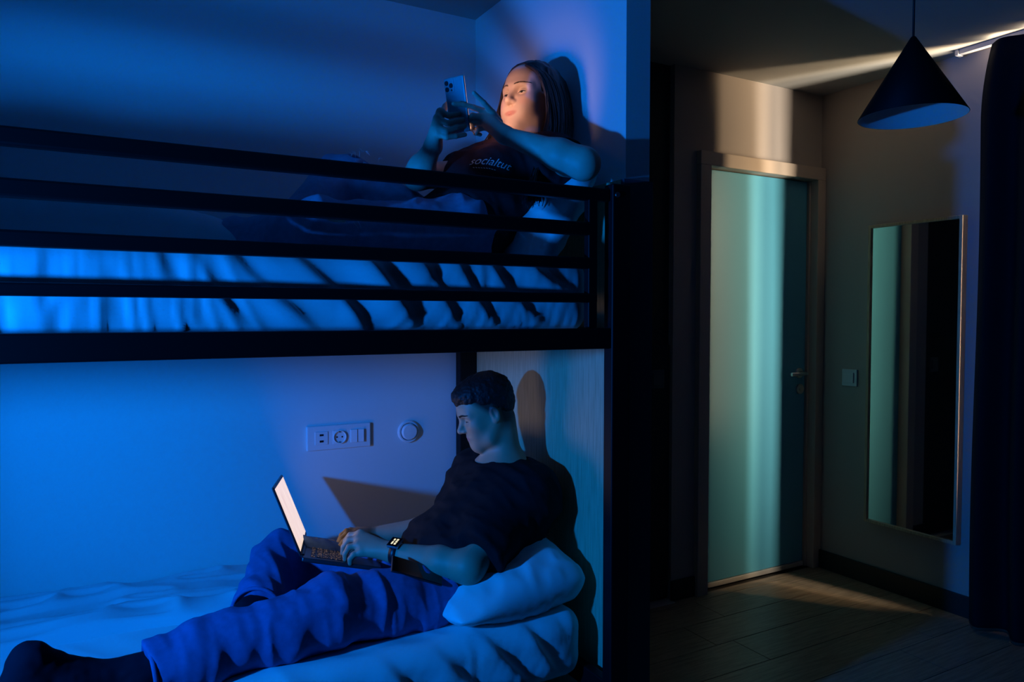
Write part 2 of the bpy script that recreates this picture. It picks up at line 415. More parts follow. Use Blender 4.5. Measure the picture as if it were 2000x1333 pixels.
tube('lamp_cord', [(pc[0], pc[1], ztop), (pc[0], pc[1], ZC)], .0035, MT['cord'], pend, 8)
disc_y('ceiling_rose', (pc[0], pc[1], ZC-.025), [(.02, 0), (.05, .004), (.05, .025)], MT['lampout'], pend, 32, axis='Z')

# ------------------------------------------------------------------ bunk bed
BX0 = -1.04
bed = thing('bunk_bed', 'black metal bunk bed with a slatted guard rail along the upper bunk', 'bunk bed', (.27, 2.1, 0))
BM_ = MT['blackmetal']
def bar(name, x0, x1, y0, y1, z0, z1, bev=.004): return box(name, x0, x1, y0, y1, z0, z1, BM_, bed, bev)
YR0, YR1 = 1.622, 1.650
px0, px1 = at(1196, 700, Y=1.61)[0], at(1230, 700, Y=1.61)[0]
zpt = at(1200, 358, Y=1.61)[2]
bar('post', px0, px1, 1.61, 1.650, 0, zpt)
bar('post', BX0, BX0+.06, 1.61, 1.650, 0, zpt)
bx0 = at(898, 750, Y=2.56)[0]
bar('post', bx0, XE-.018, 2.555, 2.597, 0, zpt); bar('post', BX0, BX0+.06, 2.555, 2.597, 0, zpt)
def rail_z(v0, v1): return at(0, v0, Y=YR0)[2], at(0, v1, Y=YR0)[2]
gx1 = at(1168, 500, Y=YR0)[0]
for a, b in ((243, 281), (345, 383), (447, 480), (550, 578)):
    z1, z0 = rail_z(a, b); bar('guard_rail', BX0+.06, gx1 if a > 300 else px0, YR0, YR1, z0, z1, .005)
bar('guard_upright', gx1-.028, gx1, YR0+.002, YR1-.002, rail_z(640, 650)[1], rail_z(246, 250)[0], .003)
z1, z0 = rail_z(652, 712); ZB0, ZB1 = z0, z1
bar('side_rail', BX0+.06, px0, YR0-.006, YR1, z0, z1)
bar('side_rail', BX0+.06, bx0, 2.56, 2.59, z0, z1)
bar('cross_rail', px1-.05, px1-.02, YR1, 2.56, z0, z1); bar('cross_rail', BX0+.015, BX0+.045, YR1, 2.56, z0, z1)
zl1 = .30
bar('side_rail', BX0+.06, px0, YR0-.006, YR1, zl1-.06, zl1); bar('side_rail', BX0+.06, bx0, 2.56, 2.59, zl1-.06, zl1)
bar('cross_rail', px1-.05, px1-.02, YR1, 2.56, zl1-.06, zl1); bar('cross_rail', BX0+.015, BX0+.045, YR1, 2.56, zl1-.06, zl1)
for k in range(10):
    xs = BX0+.16+k*.205
    for zz in (ZB0+.02, zl1-.03): bar('slat', xs, xs+.07, YR1-.004, 2.564, zz, zz+.02, 0)
disc_y('bolt', (px1-.045, 1.611, zpt-.03), [(.008, 0), (.007, .004)], MT['chrome'], bed, 12)
disc_y('bolt', (bx0+.02, 2.556, ZB0-.02), [(.007, 0), (.006, .004)], MT['chrome'], bed, 12)
#PEOPLE
# ------------------------------------------------------------------ signed-distance modelling (smooth bodies, cloth)
class Cone:
    def __init__(s, a, b, ra, rb, k=.01, op='u', sq=None):
        s.a = np.array(a, float); s.b = np.array(b, float); s.ra, s.rb, s.k, s.op = ra, rb, k, op
        s.sq = sq     # optional (axis, factor): flatten the limb along an axis
    def d(s, p):
        pa = p-s.a; ba = s.b-s.a
        t = np.clip((pa@ba)/max(ba@ba, 1e-9), 0, 1)
        q = pa - t[..., None]*ba; r = s.ra+(s.rb-s.ra)*t
        if s.sq is not None:
            ax, f = s.sq; ax = np.array(ax, float); ax = ax/np.linalg.norm(ax)
            q = q + (q@ax)[..., None]*ax*(1/f-1)
            return (np.sqrt((q*q).sum(-1)) - r)*min(1, f)
        return np.sqrt((q*q).sum(-1)) - r
class Ell:
    def __init__(s, c, r, k=.01, op='u', M=None):
        s.c = np.array(c, float); s.r = np.array(r, float); s.k, s.op = k, op
        s.M = np.eye(3) if M is None else np.array(M, float)   # rows: local axes
    def d(s, p):
        q = (p-s.c)@s.M.T; k0 = np.sqrt(((q/s.r)**2).sum(-1)); k1 = np.sqrt(((q/s.r**2)**2).sum(-1))
        return k0*(k0-1)/np.maximum(k1, 1e-6)
class Half:
    """half space: subtracts everything on the +n side of point c"""
    def __init__(s, c, n, k=.004, op='s'):
        s.c = np.array(c, float); n = np.array(n, float); s.n = n/np.linalg.norm(n); s.k, s.op = k, op
    def d(s, p): return -((p-s.c)@s.n)
class Grp:
    def __init__(s, prims, k=.02, op='u'): s.prims, s.k, s.op = prims, k, op
    def d(s, p): return combine(s.prims, p)
def combine(prims, p, live=None):
    d = np.full(p.shape[:-1], 9.0)
    for i, q in enumerate(prims):
        if live is not None and not live[i]: continue
        e = q.d(p); k = q.k
        if q.op == 'u':
            h = np.maximum(k-np.abs(d-e), 0)/k; d = np.minimum(d, e) - h*h*k*.25
        else:
            e = -e; h = np.maximum(k-np.abs(d-e), 0)/k; d = np.maximum(d, e) + h*h*k*.25
    return d
def sdf_mesh(prims, lo, hi, h, post=None, B=14):
    lo = np.array(lo, float); hi = np.array(hi, float)
    nb = np.ceil((hi-lo)/(h*B)).astype(int)
    g = np.stack(np.meshgrid(*[np.arange(n) for n in nb], indexing='ij'), -1).reshape(-1, 3)
    cen = lo + (g+.5)*h*B; Rb = h*B*.5*math.sqrt(3)
    dall = [q.d(cen) for q in prims]
    f = combine(prims, cen); act = np.abs(f) < Rb*1.6+.012
    lv = np.stack([(dd < 2.4*Rb+3*q.k+.01) for dd, q in zip(dall, prims)], 1)
    NX, NY, NZ = (nb*B+2)
    ii = np.stack(np.meshgrid(*[np.arange(B+1)]*3, indexing='ij'), -1)
    keysV, posV, edges = [], [], []
    corners = np.array([[a, b, c] for a in (0, 1) for b in (0, 1) for c in (0, 1)])
    epairs = [(a, b) for a in range(8) for b in range(a+1, 8) if np.abs(corners[a]-corners[b]).sum() == 1]
    for bi in np.nonzero(act)[0]:
        base = g[bi]*B; p = lo + (base+ii)*h
        D = combine(prims, p, lv[bi])
        if post is not None: D = post(p, D)
        S = D < 0
        if S.all() or not S.any(): continue
        cs = [S[c[0]:c[0]+B, c[1]:c[1]+B, c[2]:c[2]+B] for c in corners]
        sm = sum(c.astype(np.int8) for c in cs); m = (sm > 0) & (sm < 8)
        idx = np.argwhere(m)
        if not len(idx): continue
        vals = np.stack([D[idx[:, 0]+c[0], idx[:, 1]+c[1], idx[:, 2]+c[2]] for c in corners], 1)
        acc = np.zeros((len(idx), 3)); cnt = np.zeros(len(idx))
        for a, b in epairs:
            va, vb = vals[:, a], vals[:, b]; x = (va < 0) != (vb < 0)
            t = np.where(x, va/np.where(x, va-vb, 1), 0)
            pt = corners[a]+t[:, None]*(corners[b]-corners[a]); acc += np.where(x[:, None], pt, 0); cnt += x
        gi = base+idx
        posV.append(lo+(gi+acc/cnt[:, None])*h); keysV.append((gi[:, 0]*NY+gi[:, 1])*NZ+gi[:, 2])
        for ax in range(3):
            sl = [slice(0, B)]*3; sl2 = list(sl); sl2[ax] = slice(1, B+1)
            s0_, s1_ = S[tuple(sl)], S[tuple(sl2)]; e = np.argwhere(s0_ != s1_)
            if not len(e): continue
            flip = s0_[e[:, 0], e[:, 1], e[:, 2]]
            ge = base+e; o1, o2 = (ax+1) % 3, (ax+2) % 3
            q = []
            for da, db in ((-1, -1), (0, -1), (0, 0), (-1, 0)):
                c = ge.copy(); c[:, o1] += da; c[:, o2] += db
                q.append((c[:, 0]*NY+c[:, 1])*NZ+c[:, 2])
            q = np.stack(q, 1); q[~flip] = q[~flip][:, ::-1]; edges.append(q)
    keys = np.concatenate(keysV); pos = np.concatenate(posV); q = np.concatenate(edges)
    o = np.argsort(keys); keys, pos = keys[o], pos[o]
    w_ = np.clip(np.searchsorted(keys, q), 0, len(keys)-1); ok = (keys[w_] == q).all(1)
    return pos, w_[ok]
def tint(o, cols):
    a = o.data.color_attributes.new('tint', 'FLOAT_COLOR', 'POINT')
    c = np.ones((len(o.data.vertices), 4), np.float32); c[:, :3] = cols; a.data.foreach_set('color', c.ravel())
def bounds(prims, pad=.03):
    lo, hi = [], []
    for q in prims:
        if q.op != 'u': continue
        if isinstance(q, Grp):
            a_, b_ = bounds(q.prims, 0); lo += [a_]; hi += [b_]
        elif isinstance(q, Cone):
            r = max(q.ra, q.rb); lo += [np.minimum(q.a, q.b)-r]; hi += [np.maximum(q.a, q.b)+r]
        else: lo += [q.c-q.r.max()]; hi += [q.c+q.r.max()]
    return np.min(lo, 0)-pad, np.max(hi, 0)+pad
def unit(v): v = np.array(v, float); return v/np.linalg.norm(v)
def P(u, v, Y): return at(u, v, Y=Y)
def sdf_obj(name, prims, h, m, parent, post=None, col=None):
    lo, hi = bounds(prims); V, Q = sdf_mesh(prims, lo, hi, h, post)
    o = pydata(name, V, Q, m, parent, True)
    if col is not None: tint(o, col(V))
    return o

# ---- head
def head_frame(c, F, U): 
    F = unit(F); L = unit(np.cross(U, F)); U = np.cross(F, L)
    return np.array(c, float), np.array([F, L, U])       # local axes rows: forward, left, up
def head_prims(c, M, s, female):
    def w(f, l, u): return c + s*(f*M[0]+l*M[1]+u*M[2])
    A = []
    A.append(Ell(w(-.012, 0, .036), np.array((.097, .076, .086))*s, .02, 'u', M))
    A.append(Ell(w(.028, 0, -.030), np.array((.064, .061, .088))*s, .03, 'u', M))
    A.append(Ell(w(.052, 0, .040), np.array((.042, .058, .050))*s, .03, 'u', M))          # forehead
    jw = .046 if female else .050
    for sg in (-1, 1):
        A.append(Cone(w(-.002, sg*jw, -.045), w(.030, sg*.040, -.084), .021*s, .019*s, .03))
        A.append(Cone(w(.030, sg*.040, -.084), w(.072, sg*.012, -.103), .019*s, .017*s, .03))
        A.append(Ell(w(.060, sg*.041, -.022), np.array((.026, .022, .022))*s, .03, 'u', M))   # cheek
        if female: A.append(Ell(w(.058, sg*.036, -.050), np.array((.026, .022, .024))*s, .03, 'u', M))
        A.append(Cone(w(.088, sg*.012, .022), w(.073, sg*.046, .020), .010*s, .009*s, .018))   # brow
    A.append(Ell(w(.076, 0, -.103), np.array((.018, .020, .016))*s, .022, 'u', M))          # chin
    A.append(Ell(w(.072, 0, -.062), np.array((.020, .040, .028))*s, .03, 'u', M))          # muzzle
    for sg in (-1, 1):
        A.append(Ell(w(.096, sg*.032, .003), np.array((.018, .017, .011))*s, .014, 's', M))    # eye socket
        A.append(Ell(w(.0745, sg*.0315, .002), np.array((.0140, .0165, .0125))*s, .005, 'u', M))  # lids over the eyeball
    nl = .110 if female else .116
    A.append(Cone(w(.086, 0, .016), w(nl, 0, -.026), .0075*s, .0098*s, .012))
    A.append(Ell(w(nl-.002, 0, -.030), np.array((.0115, .0115, .0095))*s, .006, 'u', M))
    for sg in (-1, 1): A.append(Ell(w(nl-.014, sg*.0125, -.033), np.array((.0115, .008, .008))*s, .006, 'u', M))
    for sg in (-1, 1): A.append(Ell(w(nl-.011, sg*.006, -.0415), np.array((.005, .003, .003))*s, .002, 's', M))
    lf = 0 if female else .0045
    A.append(Ell(w(.0885+lf, 0, -.0620), np.array((.0085, .026, .0044))*s, .007, 'u', M))
    A.append(Ell(w(.0875+lf, 0, -.0720), np.array((.0085, .022, .0054))*s, .007, 'u', M))
    for sg in (-1, 1): A.append(Cone(w(.0985+lf, 0, -.0672), w(.081, sg*.0300, -.0630), .0017*s, .0015*s, .003, 's'))
    for sg in (-1, 1):     # ears
        EM = np.array([unit(M[0]*.93-sg*M[1]*.36), unit(M[1]*.93+sg*M[0]*.36), M[2]])
        A.append(Ell(w(-.010, sg*.079, -.006), np.array((.017, .0075, .030))*s, .004, 'u', EM))
        A.append(Ell(w(-.004, sg*.074, -.028), np.array((.009, .007, .010))*s, .006, 'u', EM))
        A.append(Ell(w(-.007, sg*.087, -.001), np.array((.0095, .007, .019))*s, .003, 's', EM))
        A.append(Cone(w(-.011, sg*.0815, .012), w(-.014, sg*.0825, -.012), .0028*s, .0028*s, .003))
    return A, w
def skin_cols(c, M, s, base, lip, brow, hairc=None, female=False):
    base, lip, brow = map(np.array, (base, lip, brow))
    def f(V):
        q = ((V-c)@M.T)/s; fw, l, u = q[:, 0], q[:, 1], q[:, 2]; al = np.abs(l)
        C = np.tile(base, (len(V), 1))*(1+.06*noise(V*45)[:, None])
        near = np.linalg.norm(q, axis=1) < .2
        def mix(mask, col):
            nonlocal C
            mk = np.clip(mask, 0, 1)[:, None]*near[:, None]; C = C*(1-mk)+col*mk
        e = 1-((l/.0290)**2+((u+.0670-.0035*(l/.029)**2)/.0098)**2); mix(np.where(fw > .070, e*1.6, 0), lip)
        if female:
            e = 1-(((al-.0315)/.017)**2+((u-.008)/.009)**2); mix(np.where(fw > .06, e*.45, 0), np.array((.50, .38, .26)))
        ck = 1-(((al-.045)/.02)**2+((u+.03)/.02)**2); mix(np.where(fw > .04, ck*.35, 0), base*np.array((1.15, .78, .75)))
        if hairc is not None:
            hl = np.clip((u-(-.014+.070*np.clip((fw-.005)/.055, 0, 1)))/.030, 0, 1)*np.clip((.075-fw)/.015, 0, 1)
            bk = np.clip((-fw-.010)/.03, 0, 1)*np.clip((u+.092)/.05, 0, 1)
            mix(np.maximum(hl, bk)*.93, np.array(hairc))
        return C
    return f
MT['eyewhite'] = mat('eye_white', (.55, .5, .47), .3)
MT['iris'] = mat('iris', (.03, .02, .015), .2)
def face_details(parent, bobj, w, M, female, brow_m, lash_m):
    from mathutils.bvhtree import BVHTree
    bm = bmesh.new(); bm.from_mesh(bobj.data); bv = BVHTree.FromBMesh(bm); bm.free()
    n = Vector(-M[0])
    def on(l, u, out):
        h = bv.ray_cast(Vector(w(.25, l, u)), n)[0]
        return np.array(h) + M[0]*out if h is not None else None
    for sg in (-1, 1):
        ls = np.linspace(.0185, .0465, 13); e_ = 1-((ls-.0325)/.0140)**2
        oh = .0030 if female else .0022
        up = [on(sg*l, -.0018+oh*e+.0006*(l-.032)/.014, .0006) for l, e in zip(ls, e_)]; lo_ = [on(sg*l, -.0022-.0022*e, .0005) for l, e in zip(ls, e_)]
        bm = bmesh.new(); vu = [bm.verts.new(p) for p in up]; vl = [bm.verts.new(p) for p in lo_]
        for k in range(12): bm.faces.new((vu[k], vu[k+1], vl[k+1], vl[k]))
        eyo = finish(bm, 'eye', MT['eyewhite'], parent, True)
        bm = bmesh.new(); vu = [bm.verts.new(p+M[0]*.0003) for p in up[4:9]]; vl = [bm.verts.new(p+M[0]*.0003) for p in lo_[4:9]]
        for k in range(4): bm.faces.new((vu[k], vu[k+1], vl[k+1], vl[k]))
        finish(bm, 'iris', MT['iris'], eyo, True)
        tube('eyelash', up, [.0005, .0009, .0011, .0012, .0013, .0014, .0014, .0014, .0014, .0013, .0012, .0009, .0005], lash_m, parent, 8)
        bm = bmesh.new(); th = .0020 if female else .0038
        for k in range(70):
            x = random.random(); l = .012+.042*x; uc = .0215+.0075*math.sin(min(1, x*1.35)*math.pi*.62)-.004*x
            u0 = uc+random.uniform(-1, 1)*th*(1.1-.75*x); a = on(sg*l, u0, .0004); b = on(sg*(l+.007), u0+.0022*(1-1.3*x), .0010)
            if a is not None and b is not None: tube_bm(bm, [a, (a+b)/2+M[0]*.0006, b], [.0007, .0006, .0003], 4)
        finish(bm, 'eyebrow', brow_m, parent, True)
def chain(pts, rads, k=.004, first_k=.012):
    return [Cone(pts[i], pts[i+1], rads[i], rads[i+1], first_k if i == 0 else k) for i in range(len(pts)-1)]
def finger(pts, r0=.0088, r1=.0064):
    n = len(pts); return chain(pts, list(np.linspace(r0, r1, n)), .003, .006)
def folds(freq, amp, axis=None, stretch=.35, seed=0):
    """cloth creases: noise squeezed along a limb axis"""
    ax = None if axis is None else unit(axis)
    def f(p):
        q = np.asarray(p)
        if ax is not None:
            along = (p@ax)[..., None]*ax; q = along + (p-along)*stretch
        n = noise(q*freq+seed); n2 = noise(q*freq*2.1+seed+5)
        return amp*((1-2*np.abs(n))*.7 + .35*n2)
    return f

MT['skin'] = mat('skin', (.6, .4, .3), .5, spec=.35, build=vcol(.05, 900))
MT['tee_black'] = mat('black_cotton', (.010, .010, .012), .85, spec=.15, build=weave((.010, .010, .012), 1200, .2))
MT['tee_maroon'] = mat('dark_burgundy_cotton', (.045, .018, .020), .85, spec=.15, build=weave((.045, .018, .020), 1200, .2))
MT['denim'] = mat('blue_denim', (.07, .15, .36), .8, spec=.2, build=weave((.075, .165, .38), 1400, .35))
MT['denim_light'] = mat('washed_denim', (.26, .32, .46), .8, spec=.2, build=weave((.27, .33, .48), 1400, .35))
MT['stitch'] = mat('denim_seam', (.03, .05, .16), .85)
MT['sock'] = mat('dark_navy_sock', (.010, .012, .022), .9, spec=.1, build=bump_noise(600, .3, .0008))
MT['hair_black'] = mat('black_hair', (.010, .008, .008), .55, spec=.35, build=bump_noise(260, .6, .002, 6))
MT['hair_brown'] = mat('dark_brown_hair', (.040, .020, .012), .42, spec=.45)
MT['print'] = mat('white_print', (.75, .70, .68), .7)
MT['silver'] = mat('silver', (.8, .8, .82), .2, metal=1)

# ------------------------------------------------------------------ bedding
def soft_box(name, c, half, r, step, disp, m, parent=None):
    half = np.array(half, float); c = np.array(c, float); V = []; Q = []; off = 0
    for ax in range(3):
        o1, o2 = (ax+1) % 3, (ax+2) % 3
        def lin(a): return np.linspace(-half[a], half[a], max(3, int(2*half[a]/step)+1))
        A_, B_ = np.meshgrid(lin(o1), lin(o2), indexing='ij')
        for sg in (-1, 1):
            p = np.zeros(A_.shape+(3,)); p[..., ax] = sg*half[ax]; p[..., o1] = A_; p[..., o2] = B_
            g = np.arange(A_.size).reshape(A_.shape)+off; q = quads(g); Q.append(q if sg < 0 else q[:, ::-1])
            V.append(p.reshape(-1, 3)); off += A_.size
    V = np.concatenate(V); Q = np.concatenate(Q)[:, ::-1]
    key = np.round(V*1e5).astype(np.int64); _, first, inv = np.unique(key, axis=0, return_index=True, return_inverse=True)
    inv = inv.ravel(); V = V[first]; Q = inv[Q]
    core = np.clip(V, -(half-r), half-r); d = V-core; n = d/np.maximum(np.linalg.norm(d, axis=1), 1e-9)[:, None]
    Wp = core + n*r + c
    Wp = Wp + n*disp(Wp, n)[:, None]
    return pydata(name, Wp, Q, m, parent, True)
def mat_disp(zc, hz_, amp, x_end, seed=0):
    def f(p, n):
        t = np.clip((p[:, 2]-(zc-hz_))/(2*hz_), 0, 1)
        front = np.clip(-n[:, 1], 0, 1); side = 1-np.abs(n[:, 2]); top = np.clip(n[:, 2], 0, 1)
        x, z = p[:, 0], p[:, 2]
        sh = .45*np.sin(x*3.1+.6)
        q = np.stack([x*13+z*13*sh, z*3.2+x*.5, p[:, 1]*4], 1)
        q2 = np.stack([x*30-z*22*np.sin(x*2.3), z*7, p[:, 1]*4+9], 1)
        n1 = noise(q); rid = .55*(1-2*np.abs(n1))+.6*n1; rid2 = 1-2*np.abs(noise(q2))
        wr_ = np.clip((x-.02)/.5, 0, 1); wr_ = wr_*wr_*(3-2*wr_)
        rid, rid2 = rid*(1-.75*wr_), rid2*(1-.45*wr_)
        fr = ((x+.85*(z-zc))/.135 + .9*noise(np.stack([x*3.1, z*2, z*0+seed], 1))) % 1.0
        saw = np.where(fr < .78, fr/.78, (1-fr)/.22); saw = saw*saw*(3-2*saw)
        diag = 2.1*wr_*np.clip((1.17-x)/.08, 0, 1)*saw*(.55+.6*np.clip(noise(np.stack([x*5, z*6, z*0+2+seed], 1))+.4, 0, 1))
        hem = np.exp(-((t-.04)/.10)**2)
        d = amp*side*diag + amp*side*(.8*rid*(1.2-.5*t)+.55*rid2*(1.15-t)) + amp*.9*side*hem*rid2
        # vertical seam of the tucked sheet
        for sx in (.18, .86): d = d + amp*.45*side*np.exp(-((x-sx+.02*(t-.5))/.009)**2)*(.4+.6*t) - amp*.2*side*np.exp(-((x-sx-.016)/.009)**2)
        tq = np.stack([x*5+p[:, 1]*3, p[:, 1]*6, z*3], 1)
        d = d + amp*.9*top*noise(tq) + amp*.35*top*(1-2*np.abs(noise(tq*2.3+3)))
        return d
    return f
zt_u = at(300, 462, Y=1.70)[2]      # upper mattress top
mu_z0 = ZB0+.042
um = soft_box('mattress', (.135, 2.128, (zt_u+mu_z0)/2), (1.065, .452, (zt_u-mu_z0)/2), .055, .0085, mat_disp((zt_u+mu_z0)/2, (zt_u-mu_z0)/2, .0062, 1.2), MT['sheet'])
tag(um, 'mattress in a wrinkled white sheet on the upper bunk behind the guard rail', 'mattress')
zt_l = .468
def sag(f):
    def g(p, n):
        d = f(p, n); t = np.clip(n[:, 2], 0, 1)
        return d - .02*t*np.exp(-(((p[:, 0]-.85)/.35)**2+((p[:, 1]-2.05)/.3)**2)) + .012*t*np.clip((1.95-p[:, 1])/.2, 0, 1)
    return g
lm = soft_box('mattress', (.150, 2.163, (zt_l+.272)/2), (1.080, .424, (zt_l-.272)/2), .06, .009, sag(mat_disp((zt_l+.272)/2, (zt_l-.272)/2, .0070, 1.2, 7)), MT['sheet'])
tag(lm, 'mattress in a white sheet on the lower bunk under the man with the laptop', 'mattress')

def pillow(name, M4, a, b, th, m, label, seed=0, wr=.008, skew=0):
    n = 60; s = np.linspace(-1, 1, n); s = np.sign(s)*(1-(1-np.abs(s))**1.35); S, T = np.meshgrid(s, s, indexing='ij'); V = []
    for sg in (1, -1):
        rc_ = 1-.10*(S*T)**4
        x = a*S*(1-.03*(1-T**2)*S**2)*rc_; y_ = b*T*(1-.03*(1-S**2)*T**2)*rc_
        prof = ((1-np.abs(S)**2.6)*(1-np.abs(T)**2.6))**.55
        z = sg*th*prof*(1+skew*S)
        q = np.stack([x*9+seed, y_*9, np.full_like(x, sg*3.)], -1)
        rad = np.maximum(np.abs(S), np.abs(T))
        z = z + sg*wr*(1-2*np.abs(noise(q)))*prof**.5 + sg*wr*.9*rad**2*(1-2*np.abs(noise(q*2.4+7)))*np.minimum(1, prof*3)
        V.append(np.stack([x, y_, z], -1))
    V = np.array(V); g = np.arange(2*n*n).reshape(2, n, n); Vf = V.reshape(-1, 3)
    Q = [quads(g[0]), quads(g[1])[:, ::-1]]
    R3 = np.array(M4.to_3x3()); Vf = Vf@R3.T + np.array(M4.translation)
    o = pydata(name, Vf, np.concatenate(Q), m, None, True)
    bm = bmesh.new(); bm.from_mesh(o.data); bmesh.ops.remove_doubles(bm, verts=bm.verts, dist=1e-5); bmesh.ops.recalc_face_normals(bm, faces=bm.faces); bm.to_mesh(o.data); bm.free()
    o.data.polygons.foreach_set('use_smooth', [True]*len(o.data.polygons))
    return tag(o, label, 'pillow')
def TR(loc, rx=0, ry=0, rz=0): return Matrix.Translation(loc) @ Matrix.Rotation(math.radians(rz), 4, 'Z') @ Matrix.Rotation(math.radians(ry), 4, 'Y') @ Matrix.Rotation(math.radians(rx), 4, 'X')
pillow('pillow', TR((1.030, 1.985, .530), ry=-6, rz=3), .230, .250, .098, MT['sheet'], 'white pillow on the lower bunk behind the back of the man', 2, skew=.48)
pillow('pillow', TR((1.165, 1.98, zt_u+.125), ry=-58, rz=0), .19, .27, .075, MT['sheet'], 'white pillow on the upper bunk propped behind the woman', 5)

def duvet(name, x0, x1, y0, y1, z0, hgt, label, seed, nx=150, ny_=60, fold=None):
    s = np.linspace(0, 1, nx); t = np.linspace(0, 1, ny_); S, T = np.meshgrid(s, t, indexing='ij')
    X = x0+(x1-x0)*S; Y = y0+(y1-y0)*T
    e = (1-np.abs(2*T-1)**8)**.5*(1-np.abs(2*S-1)**10)**.5
    q = np.stack([X*3+seed, Y*11, np.zeros_like(X)], -1)
    z = z0 + hgt*e*(.8+.22*noise(q)) + .012*e*(1-2*np.abs(noise(q*2.2+3)))
    if fold is not None: z = z + fold(X, Y, S, T)*e
    Yd = Y + .03*(noise(np.stack([X*2.2+seed, z*0, z*0+4], -1)))*(1-T)
    V = np.concatenate([np.stack([X, Yd, z], -1).reshape(-1, 3), np.stack([X, Yd, np.full_like(X, z0-.012)], -1).reshape(-1, 3)])
    g = np.arange(2*nx*ny_).reshape(2, nx, ny_)
    Q = np.concatenate([quads(g[0])[:, ::-1], quads(g[1])])
    o = pydata(name, V, Q, MT['duvet'], None, True)
    bm = bmesh.new(); bm.from_mesh(o.data); bmesh.ops.remove_doubles(bm, verts=bm.verts, dist=1e-5)
    bmesh.ops.recalc_face_normals(bm, faces=bm.faces); bm.to_mesh(o.data); bm.free()
    o.data.polygons.foreach_set('use_smooth', [True]*len(o.data.polygons))
    return tag(o, label, 'duvet')
zlt = zt_l+.004
duvet('duvet', -.90, .52, 2.20, 2.585, zlt-.008, .052, 'white duvet folded lengthwise along the wall on the lower bunk', 1)
zu_t = at(0, 382, Y=2.25)[2]
duvet('duvet', -.90, .34, 1.95, 2.57, zt_u-.004, zu_t-zt_u-.01, 'white duvet bunched at the foot of the upper bunk', 4)

# ------------------------------------------------------------------ the man on the lower bunk
SK_M = (.40, .29, .19)
hm_c, hm_M = head_frame(P(950, 803, 2.07), (-.910, .210, -.38), (-.38, .09, .92))
man = thing('person', 'person in a black t-shirt and blue jeans typing on a laptop on the lower bunk', 'person', (.95, 2.05, zt_l))
HP, hw_ = head_prims(hm_c, hm_M, .872, False)
neckb = np.array((1.138, 2.055, .835))
shN, shF = np.array((1.150, 1.955, .772)), np.array((1.115, 2.215, .785))
elN, elF = P(915, 1108, 1.850), P(880, 1028, 2.27)
wrN, wrF = P(768, 1080, 2.04), P(722, 1047, 2.33)
pel = np.array((.93, 2.03, .565))
body = HP + [Cone(hw_(-.034, 0, -.045), neckb, .051, .054, .02), Cone(neckb, (1.13, 2.055, .78), .054, .08, .05),
    Cone(shN, shF, .062, .062, .05), Cone((1.12, 2.0, .76), (.98, 2.02, .60), .11, .115, .06), Cone((1.12, 2.1, .76), (.98, 2.06, .60), .11, .115, .06), Cone((.95, 1.95, .56), (.95, 2.12, .56), .09, .09, .05),
    Cone(shN, elN, .052, .044, .04), Cone(elN, elN+(wrN-elN)*.35, .046, .043, .02), Cone(elN+(wrN-elN)*.35, wrN, .043, .0275, .02),
    Cone(shF, elF, .052, .043, .04), Cone(elF, elF+(wrF-elF)*.35, .043, .040, .02), Cone(elF+(wrF-elF)*.35, wrF, .040, .026, .02)]
# near hand
kn = [P(704, 1044, 2.135), P(700, 1053, 2.12), P(700, 1065, 2.10), P(706, 1079, 2.085)]
for q in kn: body.append(Cone(wrN, q, .021, .0125, .016))
body += [Cone(kn[0], kn[3], .011, .010, .012)]
tipsN = [[P(684, 1046, 2.155), P(675, 1058, 2.16), P(672, 1069, 2.16)], [P(681, 1055, 2.135), P(671, 1069, 2.14), P(669, 1081, 2.14)],
         [P(682, 1069, 2.11), P(674, 1083, 2.115), P(674, 1093, 2.115)], [P(691, 1084, 2.09), P(684, 1093, 2.09), P(684, 1101, 2.09)]]
for a, t in zip(kn, tipsN): body += finger([a]+t, .0102, .0072)
body += finger([P(742, 1066, 2.10), P(716, 1062, 2.17), P(694, 1068, 2.19), P(682, 1076, 2.19)], .0125, .0085)
# far hand
kf = [P(697, 1048, 2.27), P(694, 1043, 2.295), P(695, 1039, 2.32), P(700, 1037, 2.345)]
for q in kf: body.append(Cone(wrF, q, .020, .0115, .016))
tipsF = [[P(680, 1050, 2.26), P(671, 1059, 2.26), P(668, 1068, 2.26)], [P(677, 1043, 2.29), P(667, 1052, 2.29), P(664, 1062, 2.29)],
         [P(677, 1038, 2.32), P(667, 1046, 2.32), P(663, 1056, 2.32)], [P(684, 1036, 2.35), P(675, 1043, 2.35), P(671, 1050, 2.35)]]
for a, t in zip(kf, tipsF): body += finger([a]+t, .0098, .0070)
body += finger([P(714, 1050, 2.28), P(700, 1060, 2.235), P(688, 1070, 2.23)], .0115, .0085)
# legs inside the jeans
hipN, hipF = np.array((.93, 1.960, .505)), np.array((.90, 2.13, .515))
knN, anN = P(655, 1192, 1.885), P(305, 1312, 1.83)
knF, anF = P(548, 1097, 2.37), P(505, 1183, 2.10)
for a, b, c_ in ((hipN, knN, anN), (hipF, knF, anF)):
    body += [Cone(a, b, .078, .056, .03), Cone(b, c_, .054, .036, .02)]
MBODY = mbody = sdf_obj('body', body, .0027, MT['skin'], man, None, skin_cols(hm_c, hm_M, .872, SK_M, (.42, .20, .17), (.018, .013, .011), (.030, .022, .019)))

face_details(man, mbody, hw_, hm_M, False, MT['hair_black'], MT['hair_black'])
